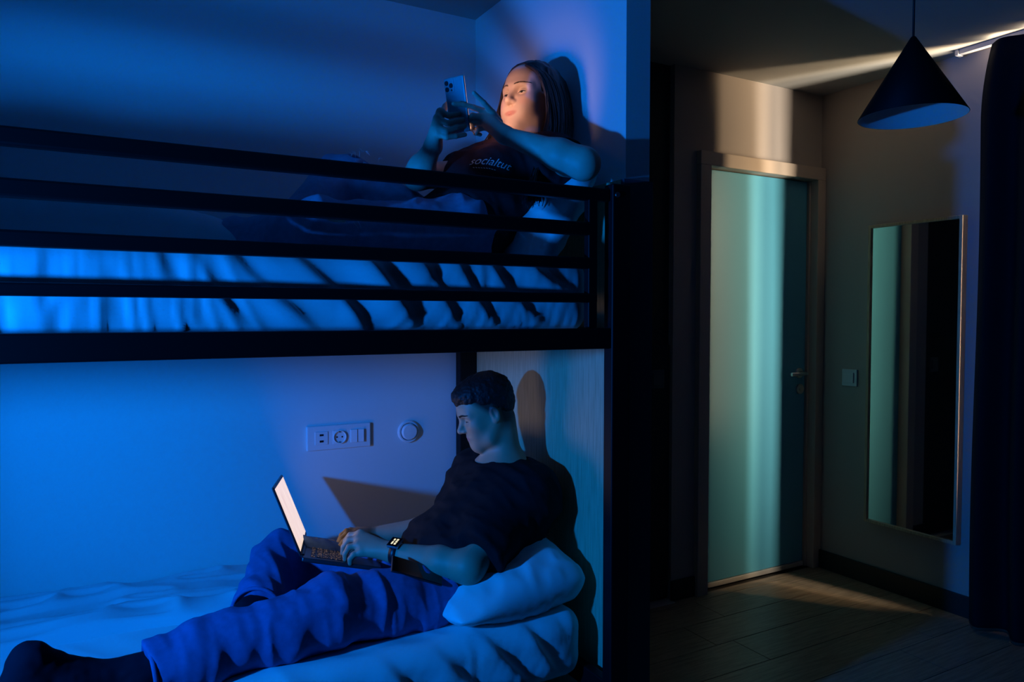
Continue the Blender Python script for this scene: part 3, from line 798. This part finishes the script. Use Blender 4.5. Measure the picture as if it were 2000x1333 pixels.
# hair: short, thick on top
hc = [Ell(hw_(-.015, 0, .059), np.array((.1025, .0800, .0820))*.872, .01, 'u', hm_M), Ell(hw_(.043, 0, .088), np.array((.058, .060, .036))*.872, .025, 'u', hm_M),
      Ell(hw_(-.055, 0, .02), np.array((.0575, .0640, .070))*.872, .03, 'u', hm_M)]
def hair_post(p, d): return d - .0022*noise(p*75) - .0014*noise(p*190)
sdf_obj('hair', hc, .0028, MT['hair_black'], man, hair_post)
# thin eyebrow and lashes sit on the face as colour; shirt
tee = [Grp([Cone(shN+(.0, 0, -.008), shF, .085, .080, .06), Cone((1.135, 2.060, .75), (1.140, 2.060, .795), .085, .064, .05),
    Cone((1.130, 2.000, .72), (.985, 2.000, .60), .130, .126, .08), Cone((1.125, 2.11, .72), (.985, 2.08, .60), .130, .125, .08),
    Cone((1.045, 2.04, .715), (1.02, 2.04, .66), .085, .09, .09), Cone((.925, 1.965, .575), (.92, 2.12, .575), .118, .118, .05), Half((.835, 2.03, .56), (-1, 0, -.15), .01)], .05),
    Grp([Cone(shN, elN+(shN-elN)*.30, .086, .078, .05), Cone(elN+(shN-elN)*.34, elN+(shN-elN)*.0, .080, .072, .03), Half(elN+(shN-elN)*.17, (elN-shN), .01)], .05),
    Grp([Cone(shF, elF+(shF-elF)*.30, .082, .072, .05), Cone(elF+(shF-elF)*.3, elF+(shF-elF)*.0, .072, .066, .03), Half(elF+(shF-elF)*.12, (elF-shF), .01)], .05),
    Ell(hw_(.012, 0, -.130), np.array((.092, .074, .068)), .012, 's', hm_M)]
teef = [folds(16, .010, (-.55, 0, -.8), .45), folds(30, .004, (1, .3, .4), .5, 11)]
mtee = sdf_obj('t_shirt', tee, .0052, MT['tee_black'], man, lambda p, d: d - teef[0](p) - teef[1](p))
# collar rib
ring = []
for k in range(40):
    a = 2*math.pi*k/40; ring.append(neckb + np.array((-.012, 0, -.014)) + .070*math.cos(a)*np.array((-.86, .05, -.50)) + .066*math.sin(a)*np.array((0, 1, 0)))
tube('collar', ring+[ring[0]], .006, MT['tee_black'], mtee, 8)
# jeans
jn = [Grp([Cone(hipN, knN, .096, .078, .04), Cone(knN, anN, .078, .067, .03), Half(anN+(anN-knN)*.02, anN-knN, .004)], .03),
      Grp([Cone(hipF, knF, .092, .068, .04), Cone(knF, anF, .078, .066, .03), Half(anF+(anF-knF)*.08, anF-knF, .004)], .03),
      Cone(hipN, hipF, .100, .100, .05), Cone((.95, 1.98, .54), (.97, 2.1, .56), .10, .10, .05)]
fn = [folds(13, .013, knN-hipN, .28, 3), folds(22, .008, anN-knN, .35, 8), folds(9, .006, None, 1, 21)]
def jpost(p, d): return d - fn[0](p) - fn[1](p)*.9 - fn[2](p)
mjn = sdf_obj('jeans', jn, .0048, MT['denim'], man, jpost)
def seam(name, a, b, ra, rb, off, parent, m):
    pts = []
    ax = unit(b-a)
    for k in range(26):
        t = .08+.88*k/25; pts.append(a+(b-a)*t + unit(np.array(off)-ax*(ax@np.array(off)))*((ra+(rb-ra)*t)+.002))
    return tube(name, pts, .0022, m, parent, 6)
# cuffs: dark openings rim
for a, c_, rr in ((knN, anN, .064), (knF, anF, .063)):
    ax = unit(c_-a); s_ = unit(np.cross(ax, (0, 0, 1))); q_ = np.cross(ax, s_)
    cc = c_ + ax*(.012 if rr > .0635 else .030); pts = [cc + rr*(math.cos(2*math.pi*k/28)*s_ + math.sin(2*math.pi*k/28)*q_) for k in range(29)]
    tube('cuff', pts, .0055, MT['denim'], mjn, 8)
# socks
toeN = P(58, 1277, 1.80)
sk = [Cone(anN+(knN-anN)*.12, anN+unit(anN-knN)*.03, .046, .043, .02), Cone(anN+unit(anN-knN)*.03, P(150, 1335, 1.815), .044, .042, .03), Cone(P(150, 1335, 1.815), P(62, 1292, 1.80), .044, .036, .03), Cone(P(40, 1330, 1.80), P(50, 1290, 1.795), .036, .027, .03), Cone(P(120, 1372, 1.815), P(60, 1330, 1.80), .036, .034, .03)]
sdf_obj('sock', sk, .004, MT['sock'], man, lambda p, d: d-.0015*noise(p*60))
skF = [Cone(anF+(knF-anF)*.12, anF, .044, .042, .02), Cone(anF, P(483, 1200, 2.06), .042, .036, .03), Cone(P(483, 1200, 2.06), P(540, 1215, 2.0), .036, .03, .02)]
sdf_obj('sock', skF, .004, MT['sock'], man, lambda p, d: d-.0015*noise(p*60))

# ------------------------------------------------------------------ wrist watch
MT['watchscreen'] = mat('watch_screen', (.004, .004, .005), .08, spec=.6)
MT['watchdigits'] = mat('watch_digits', (.9, .8, .4), .5, emit=(1.0, .80, .35), estr=.9)
wt = thing('wrist_watch', 'black smart watch on the left wrist of the person with the laptop', 'watch', tuple(wrN))
wax = unit(wrN-elN); wb = unit(np.array((-.15, -.42, 1.0)) - wax*(wax@np.array((-.15, -.42, 1.0)))); ws = np.cross(wax, wb)
wc = wrN - wax*.012
bm = bmesh.new(); rings = []
for k in range(40):
    a = 2*math.pi*k/40; dr = math.cos(a)*ws + math.sin(a)*wb
    rings.append([bm.verts.new(wc + dr*r_ + wax*x_) for r_, x_ in ((.0305, -.011), (.0335, -.010), (.0335, .010), (.0305, .011))])
for k in range(40):
    A_, B_ = rings[k], rings[(k+1) % 40]
    for j in range(4): bm.faces.new((A_[j], A_[(j+1) % 4], B_[(j+1) % 4], B_[j]))
bmesh.ops.recalc_face_normals(bm, faces=bm.faces)
finish(bm, 'strap', MT['slot'], wt, True)
def oriented_box(name, c, ax, ay, az, hx_, hy_, hz_, m, parent, bev=.002):
    bm = bmesh.new(); box_bm(bm, -hx_, hx_, -hy_, hy_, -hz_, hz_, bev)
    M4 = Matrix(((ax[0], ay[0], az[0], c[0]), (ax[1], ay[1], az[1], c[1]), (ax[2], ay[2], az[2], c[2]), (0, 0, 0, 1)))
    bm.transform(M4); bmesh.ops.recalc_face_normals(bm, faces=bm.faces); return finish(bm, name, m, parent)
wcc = wc + wb*.0355
oriented_box('watch_case', wcc, wax, ws, wb, .018, .0205, .0055, MT['silver'], wt, .004)
wfc = oriented_box('watch_face', wcc+wb*.0052, wax, ws, wb, .0165, .019, .0008, MT['watchscreen'], wt, .0003)
for k, (dx, dy, hx_, hy_) in enumerate(((-.006, -.009, .003, .0035), (-.006, 0, .003, .003), (-.006, .009, .003, .0035), (.004, -.006, .0025, .006), (.004, .008, .0025, .004))):
    oriented_box('watch_digit', wcc+wb*.0064+wax*dx+ws*dy, wax, ws, wb, hx_, hy_, .0003, MT['watchdigits'], wfc, 0)

# ------------------------------------------------------------------ laptop
MT['alu'] = mat('space_grey_aluminium', (.10, .105, .12), .35, metal=.8)
MT['key'] = mat('black_key', (.006, .006, .007), .5)
def screen_tex(nt, b):
    tc = N(nt, 'ShaderNodeTexCoord'); mp = N(nt, 'ShaderNodeMapping'); mp.inputs['Scale'].default_value = (3, 40, 1)
    n = N(nt, 'ShaderNodeTexNoise', i_Scale=6, i_Detail=2); r = N(nt, 'ShaderNodeValToRGB')
    r.color_ramp.elements[0].position = .38; r.color_ramp.elements[0].color = (.78, .56, .46, 1); r.color_ramp.elements[1].position = .5; r.color_ramp.elements[1].color = (1, .76, .60, 1)
    nt.links.new(tc.outputs['Object'], mp.inputs[0]); nt.links.new(mp.outputs[0], n.inputs['Vector']); nt.links.new(n.outputs['Fac'], r.inputs[0]); nt.links.new(r.outputs[0], b.inputs['Emission Color'])
MT['screen'] = mat('lit_screen', (.02, .02, .02), .2, emit=(1, .8, .65), estr=.95, build=screen_tex)
LN = P(590, 1090, 2.13); LFp = P(600, 1046, 2.45)
hinge = unit(LFp-LN); LW = .325; LD = .228; LH = .214
bdir = P(737, 1110, 2.055)-LN; bdir = unit(bdir - hinge*(hinge@bdir)); lup = unit(np.cross(bdir, hinge))
if lup[2] < 0: lup = -lup
sdir = P(537, 967, 2.145)-LN; sdir = unit(sdir - hinge*(hinge@sdir)); snorm = unit(np.cross(hinge, sdir))
if snorm@bdir < 0: snorm = -snorm
lap = thing('laptop', 'open grey laptop with a lit cream screen on the lap of the man', 'laptop', tuple(LN))
bc = LN + hinge*LW/2 + bdir*LD/2
oriented_box('base', bc-lup*.006, bdir, hinge, lup, LD/2, LW/2, .0065, MT['alu'], lap, .004)
lc = LN + hinge*LW/2 + sdir*(LH/2+.004) + lup*.001
lid = oriented_box('lid', lc-snorm*.003, sdir, hinge, snorm, LH/2, LW/2, .003, MT['alu'], lap, .0025)
oriented_box('bezel', lc+snorm*.0003, sdir, hinge, snorm, LH/2-.002, LW/2-.002, .0006, MT['slot'], lid, 0)
oriented_box('screen', lc+snorm*.0010+sdir*.002, sdir, hinge, snorm, LH/2-.010, LW/2-.008, .0004, MT['screen'], lid, 0)
oriented_box('hinge', LN+hinge*LW/2-lup*.001, hinge, bdir, lup, LW*.4, .005, .005, MT['slot'], lap, .002)
kwl = oriented_box('keyboard_well', LN+hinge*LW/2+bdir*.078+lup*.0004, bdir, hinge, lup, .056, LW*.44, .0006, MT['slot'], lap, 0)
bm = bmesh.new()
for r_ in range(6):
    nk = 13 if r_ else 14
    for k in range(nk):
        wk = LW*.86/nk; c = LN + hinge*(LW*.07+wk*(k+.5)) + bdir*(.029+.0185*r_) + lup*.0016
        if r_ == 5 and 4 <= k <= 8 and k != 6: continue
        wid = wk*2.4 if (r_ == 5 and k == 6) else wk*.42
        g0 = len(bm.verts); t_ = bmesh.new(); box_bm(t_, -.0078 if r_ else -.005, .0078 if r_ else .005, -wid, wid, -.0008, .0008)
        t_.transform(Matrix(((bdir[0], hinge[0], lup[0], c[0]), (bdir[1], hinge[1], lup[1], c[1]), (bdir[2], hinge[2], lup[2], c[2]), (0, 0, 0, 1))))
        me_ = bpy.data.meshes.new('tmp'); t_.to_mesh(me_); t_.free(); bm.from_mesh(me_); bpy.data.meshes.remove(me_)
def key_glow(nt, b):
    tc = N(nt, 'ShaderNodeTexCoord'); n = N(nt, 'ShaderNodeTexNoise', i_Scale=330, i_Detail=1); r = N(nt, 'ShaderNodeValToRGB')
    r.color_ramp.elements[0].position = .60; r.color_ramp.elements[0].color = (0, 0, 0, 1); r.color_ramp.elements[1].position = .66; r.color_ramp.elements[1].color = (1, .62, .38, 1)
    nt.links.new(tc.outputs['Object'], n.inputs['Vector']); nt.links.new(n.outputs['Fac'], r.inputs[0]); nt.links.new(r.outputs[0], b.inputs['Emission Color'])
MT['key'] = mat('backlit_key', (.008, .008, .009), .5, emit=(1, .6, .4), estr=.30, build=key_glow)
kb = finish(bm, 'keys', MT['key'], kwl); kb['kind'] = 'stuff'
oriented_box('trackpad', LN+hinge*LW/2+bdir*.182+lup*.0006, bdir, hinge, lup, .036, .062, .0003, MT['alu'], lap, 0)
ll = area('laptop_screen_light', tuple(lc+snorm*.004), tuple(lc+snorm*1.0), LH-.02, .16, (1.0, .74, .56), 'RECTANGLE', LW-.016, 100)
ll.rotation_euler = Matrix(((sdir[0], hinge[0]*1, -snorm[0]), (sdir[1], hinge[1], -snorm[1]), (sdir[2], hinge[2], -snorm[2]))).to_euler() if np.dot(np.cross(sdir, hinge), -snorm) > 0 else Matrix(((sdir[0], -hinge[0], -snorm[0]), (sdir[1], -hinge[1], -snorm[1]), (sdir[2], -hinge[2], -snorm[2]))).to_euler()
ll.location = tuple(lc+snorm*.004)

# ------------------------------------------------------------------ phones
def phone(name, label, c, ax, ay, az, lit=None, dark=False):
    """ax = width, ay = height, az = screen normal"""
    t = thing(name, label, 'phone', tuple(c))
    bmat = MT['slot'] if dark else MT['phoneback']
    oriented_box('phone_body', c, ax, ay, az, .0358, .0735, .0040, bmat, t, .0038)
    oriented_box('phone_rim', c, ax, ay, az, .0362, .0739, .0026, MT['silver'] if not dark else MT['alu'], t, .0024)
    oriented_box('phone_screen', c+az*.0040, ax, ay, az, .0338, .0715, .0004, MT['phonescreen'] if lit else MT['watchscreen'], t, .0003)
    if not dark:
        cc = c - az*.0045 + ay*.052 + ax*.0165*(-1 if lit == 'flip' else 1)
        pl8 = oriented_box('camera_plateau', cc, ax, ay, az, .0165, .0175, .0012, bmat, t, .0011)
        for dx, dy in ((-.0075, .0080), (-.0075, -.0085), (.0080, 0.0)):
            p_ = cc - az*.0012 + ax*dx*(-1) + ay*dy
            oriented_disc('camera_lens', p_, -az, ax, ay, .0066, .0020, MT['slot'], pl8)
        oriented_disc('flash', cc-az*.0012+ax*(-.008)+ay*(-.012), -az, ax, ay, .0026, .001, MT['slot'], pl8)
    return t
def oriented_disc(name, c, n, a, b, r_, h_, m, parent, seg=20):
    bm = bmesh.new()
    r0 = [bm.verts.new(c+r_*(math.cos(2*math.pi*k/seg)*a+math.sin(2*math.pi*k/seg)*b)) for k in range(seg)]
    r1 = [bm.verts.new(c+n*h_+r_*.94*(math.cos(2*math.pi*k/seg)*a+math.sin(2*math.pi*k/seg)*b)) for k in range(seg)]
    for k in range(seg): bm.faces.new((r0[k], r0[(k+1) % seg], r1[(k+1) % seg], r1[k]))
    bm.faces.new(r1); bm.faces.new(r0[::-1]); bmesh.ops.recalc_face_normals(bm, faces=bm.faces)
    return finish(bm, name, m, parent)
MT['phoneback'] = mat('frosted_phone_glass', (.42, .45, .50), .3, metal=.3, spec=.5)
MT['phonescreen'] = mat('phone_screen', (.02, .02, .02), .2, emit=(1, .72, .58), estr=1.2)
# phone lying on the man's thigh
pa = P(752, 1110, 1.905); pb = P(852, 1139, 1.865); pay = unit(pb-pa); paz = unit(np.array((-.05, -.28, 1.0))); paz = unit(paz-pay*(pay@paz)); pax = np.cross(pay, paz)
phone('smartphone', 'black smartphone lying on the thigh of the man below his forearm', (pa+pb)/2+paz*.006+np.array((.02, .012, 0)), pax, pay, paz, None, True)

# ------------------------------------------------------------------ the woman on the upper bunk
wom = thing('person', 'person with long brown hair in a printed dark t-shirt holding a phone', 'person', (.98, 2.0, zt_u))
hf_c, hf_M = head_frame(P(1040, 199, 1.965), (-.945, -.30, .09), (.16, .05, .98))
SF = .955
HW, hv_ = head_prims(hf_c, hf_M, SF, True)
nkF = np.array((1.150, 1.965, 1.835))
sN, sF = np.array((1.165, 1.835, 1.775)), np.array((1.075, 2.105, 1.775))
eN, eF = P(1140, 320, 1.630), P(815, 345, 2.06)
wN, wF = P(986, 264, 1.80), P(846, 286, 1.945)
bodyW = HW + [Cone(hv_(-.022, 0, -.05), nkF, .047, .052, .03), Cone(nkF, (1.11, 1.97, 1.76), .052, .08, .05), Cone(sN, sF, .050, .050, .05),
    Cone((1.10, 1.93, 1.72), (.98, 1.97, 1.59), .09, .10, .05), Cone((1.06, 2.03, 1.72), (.96, 2.05, 1.59), .09, .10, .05),
    Cone(sN, eN, .044, .040, .03), Cone(eN, eN+(wN-eN)*.3, .042, .041, .02), Cone(eN+(wN-eN)*.3, wN, .040, .0225, .02),
    Cone(sF, eF, .044, .038, .03), Cone(eF, eF+(wF-eF)*.3, .038, .037, .02), Cone(eF+(wF-eF)*.3, wF, .037, .023, .02)]
# near hand
kN = [P(950, 219, 1.835), P(946, 230, 1.835), P(947, 240, 1.84), P(953, 248, 1.845)]
for q in kN: bodyW.append(Cone(wN, q, .018, .0105, .014))
bodyW += finger([kN[0], P(925, 210, 1.835), P(905, 204, 1.838), P(886, 203, 1.842)], .0088, .0060)
bodyW += finger([kN[1], P(922, 226, 1.838), P(914, 238, 1.85), P(922, 247, 1.855)], .0088, .0062)
bodyW += finger([kN[2], P(924, 240, 1.845), P(918, 250, 1.857), P(928, 256, 1.86)], .0085, .0062)
bodyW += finger([kN[3], P(933, 253, 1.85), P(929, 260, 1.86), P(938, 263, 1.865)], .0078, .0058)
bodyW += finger([P(975, 238, 1.83), P(962, 220, 1.822), P(945, 201, 1.812), P(926, 182, 1.808)], .0105, .0062)
# far hand
kF = [P(860, 219, 1.872), P(854, 232, 1.868), P(852, 247, 1.868), P(855, 262, 1.872)]
for q in kF: bodyW.append(Cone(wF, q, .019, .0118, .014))
for a, t in zip(kF, ([P(876, 226, 1.862), P(890, 224, 1.860), P(902, 222, 1.862)], [P(874, 241, 1.852), P(892, 236, 1.850), P(908, 233, 1.853)], [P(872, 256, 1.850), P(892, 249, 1.848), P(910, 246, 1.852)], [P(872, 268, 1.852), P(890, 266, 1.850), P(908, 263, 1.853)])):
    bodyW += finger([a]+t, .0088, .0064)
bodyW += finger([P(852, 262, 1.90), P(858, 230, 1.918), P(870, 208, 1.918), P(882, 195, 1.912)], .0115, .0070)
hpN, hpF = np.array((.93, 1.925, 1.555)), np.array((.91, 2.10, 1.565))
kwN, awN = P(632, 452, 1.86), P(450, 478, 2.02)
kwF, awF = P(672, 352, 2.24), P(560, 462, 2.12)
for a, b, c_ in ((hpN, kwN, awN), (hpF, kwF, awF)):
    bodyW += [Cone(a, b, .076, .056, .03), Cone(b, c_, .056, .036, .02)]
wbody = sdf_obj('body', bodyW, .0027, MT['skin'], wom, None, skin_cols(hf_c, hf_M, SF, (.66, .43, .33), (.56, .24, .20), (.075, .042, .028), None, True))
MT['brow_brown'] = mat('brown_brow', (.13, .075, .05), .6)
face_details(wom, wbody, hv_, hf_M, True, MT['brow_brown'], MT['hair_black'])

# phone in her hands
ph_c = P(893, 205, 1.868)
paz = unit((hf_c + np.array((-.06, 0, -.02))) - ph_c); pay = unit(np.array((.10, .02, 1.0)) - paz*(paz@np.array((.10, .02, 1.0)))); pax = np.cross(pay, paz)
phone('smartphone', 'pale smartphone with three rear cameras held up in both hands of the woman', ph_c, pax, pay, paz, 'lit')
pl_ = area('phone_screen_light', tuple(ph_c+paz*.006), tuple(ph_c+paz), .062, .155, (1.0, .58, .40), 'RECTANGLE', .135, 76)
pl_.rotation_euler = Matrix(((pax[0], pay[0], -paz[0]), (pax[1], pay[1], -paz[1]), (pax[2], pay[2], -paz[2]))).to_euler() if np.dot(np.cross(pax, pay), -paz) > 0 else Matrix(((-pax[0], pay[0], -paz[0]), (-pax[1], pay[1], -paz[1]), (-pax[2], pay[2], -paz[2]))).to_euler()

# t-shirt
teeW = [Grp([Cone(sN, sF, .066, .064, .05), Cone((1.10, 1.935, 1.73), (.97, 1.96, 1.575), .112, .120, .06), Cone((1.06, 2.03, 1.73), (.95, 2.05, 1.575), .108, .118, .06),
    Ell((1.015, 1.90, 1.735), (.062, .062, .062), .05), Ell((.985, 2.03, 1.735), (.062, .062, .062), .05), Cone((1.13, 1.965, 1.80), nkF, .075, .058, .04),
    Cone((.93, 1.93, 1.565), (.91, 2.09, 1.565), .105, .105, .05), Half((.835, 2.0, 1.56), (-1, 0, -.1), .01)], .04),
    Grp([Cone(sN, sN+(eN-sN)*.5, .066, .062, .03), Half(sN+(eN-sN)*.45, eN-sN, .006)], .04), Grp([Cone(sF, sF+(eF-sF)*.6, .064, .060, .03), Half(sF+(eF-sF)*.45, eF-sF, .006)], .04),
    Ell(hv_(.01, 0, -.095), np.array((.082, .075, .058)), .012, 's', hf_M)]
tfw = [folds(17, .007, (-.5, 0, -.8), .45, 4), folds(34, .003, (1, .2, .3), .5, 15)]
teo = sdf_obj('t_shirt', teeW, .0048, MT['tee_maroon'], wom, lambda p, d: d - tfw[0](p) - tfw[1](p))
# print on the chest: thin raised lettering laid onto the cloth
from mathutils.bvhtree import BVHTree
bmt = bmesh.new(); bmt.from_mesh(teo.data); bvh = BVHTree.FromBMesh(bmt); bmt.free()
def lay_text(name, txt, size, c, ax, up, nrm, shear):
    cu = bpy.data.curves.new(name, 'FONT'); cu.body = txt; cu.size = size; cu.shear = shear; cu.align_x = 'CENTER'; cu.resolution_u = 3
    to = bpy.data.objects.new(name, cu); COL.objects.link(to)
    dg = bpy.context.evaluated_depsgraph_get(); dg.update(); me = bpy.data.meshes.new_from_object(to.evaluated_get(dg))
    bpy.data.objects.remove(to)
    bm = bmesh.new(); bm.from_mesh(me); bmesh.ops.triangulate(bm, faces=bm.faces)
    bmesh.ops.subdivide_edges(bm, edges=bm.edges, cuts=1)
    ax, up, nrm = Vector(ax), Vector(up), Vector(nrm)
    for v in bm.verts:
        p_ = Vector(c) + ax*v.co.x + up*v.co.y + nrm*.15
        hit = bvh.ray_cast(p_, -nrm)
        v.co = (hit[0] + nrm*.0016) if hit[0] is not None else p_-nrm*.15
    return finish(bm, name, MT['print'], teo)
tl, tr_ = P(912, 300, 1.86), P(1000, 326, 1.80)
tax = unit(tr_-tl); tn = unit(np.array((-.62, -.62, .35))); tn = unit(tn-tax*(tax@tn)); tup = np.cross(tn, tax); tup = tup if tup[2] > 0 else -tup
tc_ = (tl+tr_)/2
p1 = lay_text('shirt_print', 'socialtut', .034, tc_, tax, tup, tn, .35)
bm = bmesh.new()
for k in range(9):
    x_ = -.040+.0075*k; p_ = Vector(tc_+tax*x_-tup*.010)+Vector(tn)*.15; hit = bvh.ray_cast(p_, -Vector(tn))
    if hit[0] is not None:
        q_ = hit[0]+Vector(tn)*.0012; A_, U_ = Vector(tax), Vector(tup)
        bm.faces.new([bm.verts.new(q_+A_*a+U_*b) for a, b in ((-.0025, -.001), (.0025, -.001), (.0025, .001), (-.0025, .001))])
finish(bm, 'shirt_small_print', MT['print'], teo)
# jeans with ripped knees
jw = [Cone(hpN, kwN, .096, .074, .04), Cone(kwN, awN, .074, .062, .03), Cone(hpF, kwF, .094, .074, .04), Cone(kwF, awF, .074, .062, .03), Cone(hpN, hpF, .100, .100, .05),
      Ell(kwF+np.array((.030, -.066, .010)), (.068, .034, .038), .004, 's'), Ell(kwF+np.array((.05, -.045, .066)), (.045, .05, .018), .004, 's'),
      Ell(kwN+np.array((.02, -.066, .035)), (.05, .03, .022), .004, 's')]
fw2 = [folds(13, .009, kwF-hpF, .3, 3), folds(20, .006, awN-kwN, .4, 8)]
wjn = sdf_obj('jeans', jw, .0048, MT['denim_light'], wom, lambda p, d: d - fw2[0](p) - fw2[1](p))
bm = bmesh.new()
for cen, ex in ((kwF+np.array((.030, -.060, .010)), (.066, .034)), (kwF+np.array((.05, -.035, .062)), (.045, .022)), (kwN+np.array((.02, -.058, .035)), (.05, .02))):
    for k in range(26):
        a = random.random()*2*math.pi
        p_ = cen + np.array((math.cos(a)*ex[0], -.010+random.uniform(-.004, .004), math.sin(a)*ex[1])); L_ = random.uniform(.008, .022)
        d_ = np.array((random.uniform(-.6, .6), -.35, random.uniform(-1, .5)))
        tube_bm(bm, [p_, p_+d_*L_*.5, p_+d_*L_+np.array((random.uniform(-.004, .004), 0, -.003))], [.0008, .0007, .0005], 4)
finish(bm, 'frayed_threads', MT['sheet'], wjn)['kind'] = 'stuff'

# hair: cap + long strands
capW = [Ell(hv_(-.018, 0, .040), np.array((.105, .083, .092))*SF, .01, 'u', hf_M), Ell(hv_(-.060, 0, -.035), np.array((.060, .078, .080))*SF, .04, 'u', hf_M),
        Ell(hv_(.092, 0, -.030), np.array((.070, .060, .101))*SF, .012, 's', hf_M)]
sdf_obj('hair_cap', capW, .003, MT['hair_brown'], wom, lambda p, d: d - .0025*(1-2*np.abs(noise(np.stack([p[..., 0]*60, p[..., 1]*60, p[..., 2]*9], -1)))))
def catmull(pts, n):
    pts = np.array(pts); pts = np.vstack([2*pts[0]-pts[1], pts, 2*pts[-1]-pts[-2]]); out = []
    m_ = len(pts)-3
    for t in np.linspace(0, m_-1e-6, n):
        i = int(t); f = t-i; a, b, c_, d = pts[i:i+4]
        out.append(.5*((2*b)+(-a+c_)*f+(2*a-5*b+4*c_-d)*f*f+(-a+3*b-3*c_+d)*f**3))
    return np.array(out)
bmh = bmesh.new()
def strands(G, n, jit, r0, tend=1.0):
    """strands spread between guide curves G[0]..G[-1]"""
    G = [catmull(g, 18) for g in G]
    for k in range(n):
        x = random.random()*(len(G)-1); i = min(int(x), len(G)-2); f = x-i
        c = G[i]*(1-f)+G[i+1]*f; m_ = int(18*random.uniform(.86, 1.01)*tend); c = c[:max(6, m_)]
        ph = rng.random(3)*9
        w_ = np.array([noise(np.array([ph[0]+j*.28, ph[1], ph[2]])[None])[0] for j in range(len(c))]); w2 = np.array([noise(np.array([ph[0], ph[1]+j*.28, ph[2]+3])[None])[0] for j in range(len(c))])
        gro = np.linspace(.25, 1.2, len(c)); off = rng.normal(0, jit, 3)
        c = c + off*gro[:, None]*.8 + np.stack([w_, w2, w_*0], 1)*(.006*gro)[:, None]
        tube_bm(bmh, c, list(np.linspace(r0, r0*.35, len(c))), 4)
gF = [P(1030, 127, 1.915), P(1056, 150, 1.875), P(1071, 195, 1.862), P(1077, 240, 1.860), P(1072, 285, 1.835), P(1050, 330, 1.795), P(1038, 372, 1.775), P(1030, 405, 1.77)]
gM = [P(1037, 123, 1.94), P(1078, 150, 1.90), P(1096, 200, 1.885), P(1098, 250, 1.875), P(1088, 292, 1.845), P(1062, 335, 1.80), P(1050, 375, 1.78), P(1045, 402, 1.775)]
gB = [P(1044, 122, 1.98), P(1096, 150, 1.95), P(1114, 205, 1.935), P(1116, 255, 1.92), P(1106, 300, 1.88), P(1080, 345, 1.82), P(1062, 378, 1.79), P(1058, 398, 1.785)]
strands([gF, gM, gB], 260, .0045, .0028)
gT = [P(1027, 127, 1.915), P(1050, 140, 1.875), P(1064, 170, 1.858), P(1070, 205, 1.856), P(1072, 250, 1.85), P(1064, 300, 1.82)]
strands([gT, gF], 70, .003, .0026)
gl1 = [P(1026, 124, 1.935), P(1001, 138, 1.985), P(988, 170, 2.010), P(981, 205, 2.02), P(972, 240, 2.02), P(958, 275, 1.995), P(945, 300, 1.96)]
gl2 = [P(1030, 121, 1.955), P(1004, 132, 2.02), P(987, 165, 2.045), P(977, 205, 2.05), P(966, 242, 2.05), P(950, 276, 2.01), P(938, 292, 1.97)]
strands([gl1, gl2], 70, .003, .0026)
hs_ = finish(bmh, 'hair', MT['hair_brown'], wom, True); hs_['kind'] = 'stuff'
# earring
ec = hv_(-.010, .083, -.040)
er = thing('earring', 'small silver hoop earring on the ear of the woman', 'earring', tuple(ec))
pts = [ec + .008*np.array((math.cos(a), 0, math.sin(a)-1))@np.array([hf_M[0], hf_M[1], (0, 0, 1)]) for a in np.linspace(0, 2*math.pi, 18)]
tube('hoop', pts, .0014, MT['silver'], er, 6)
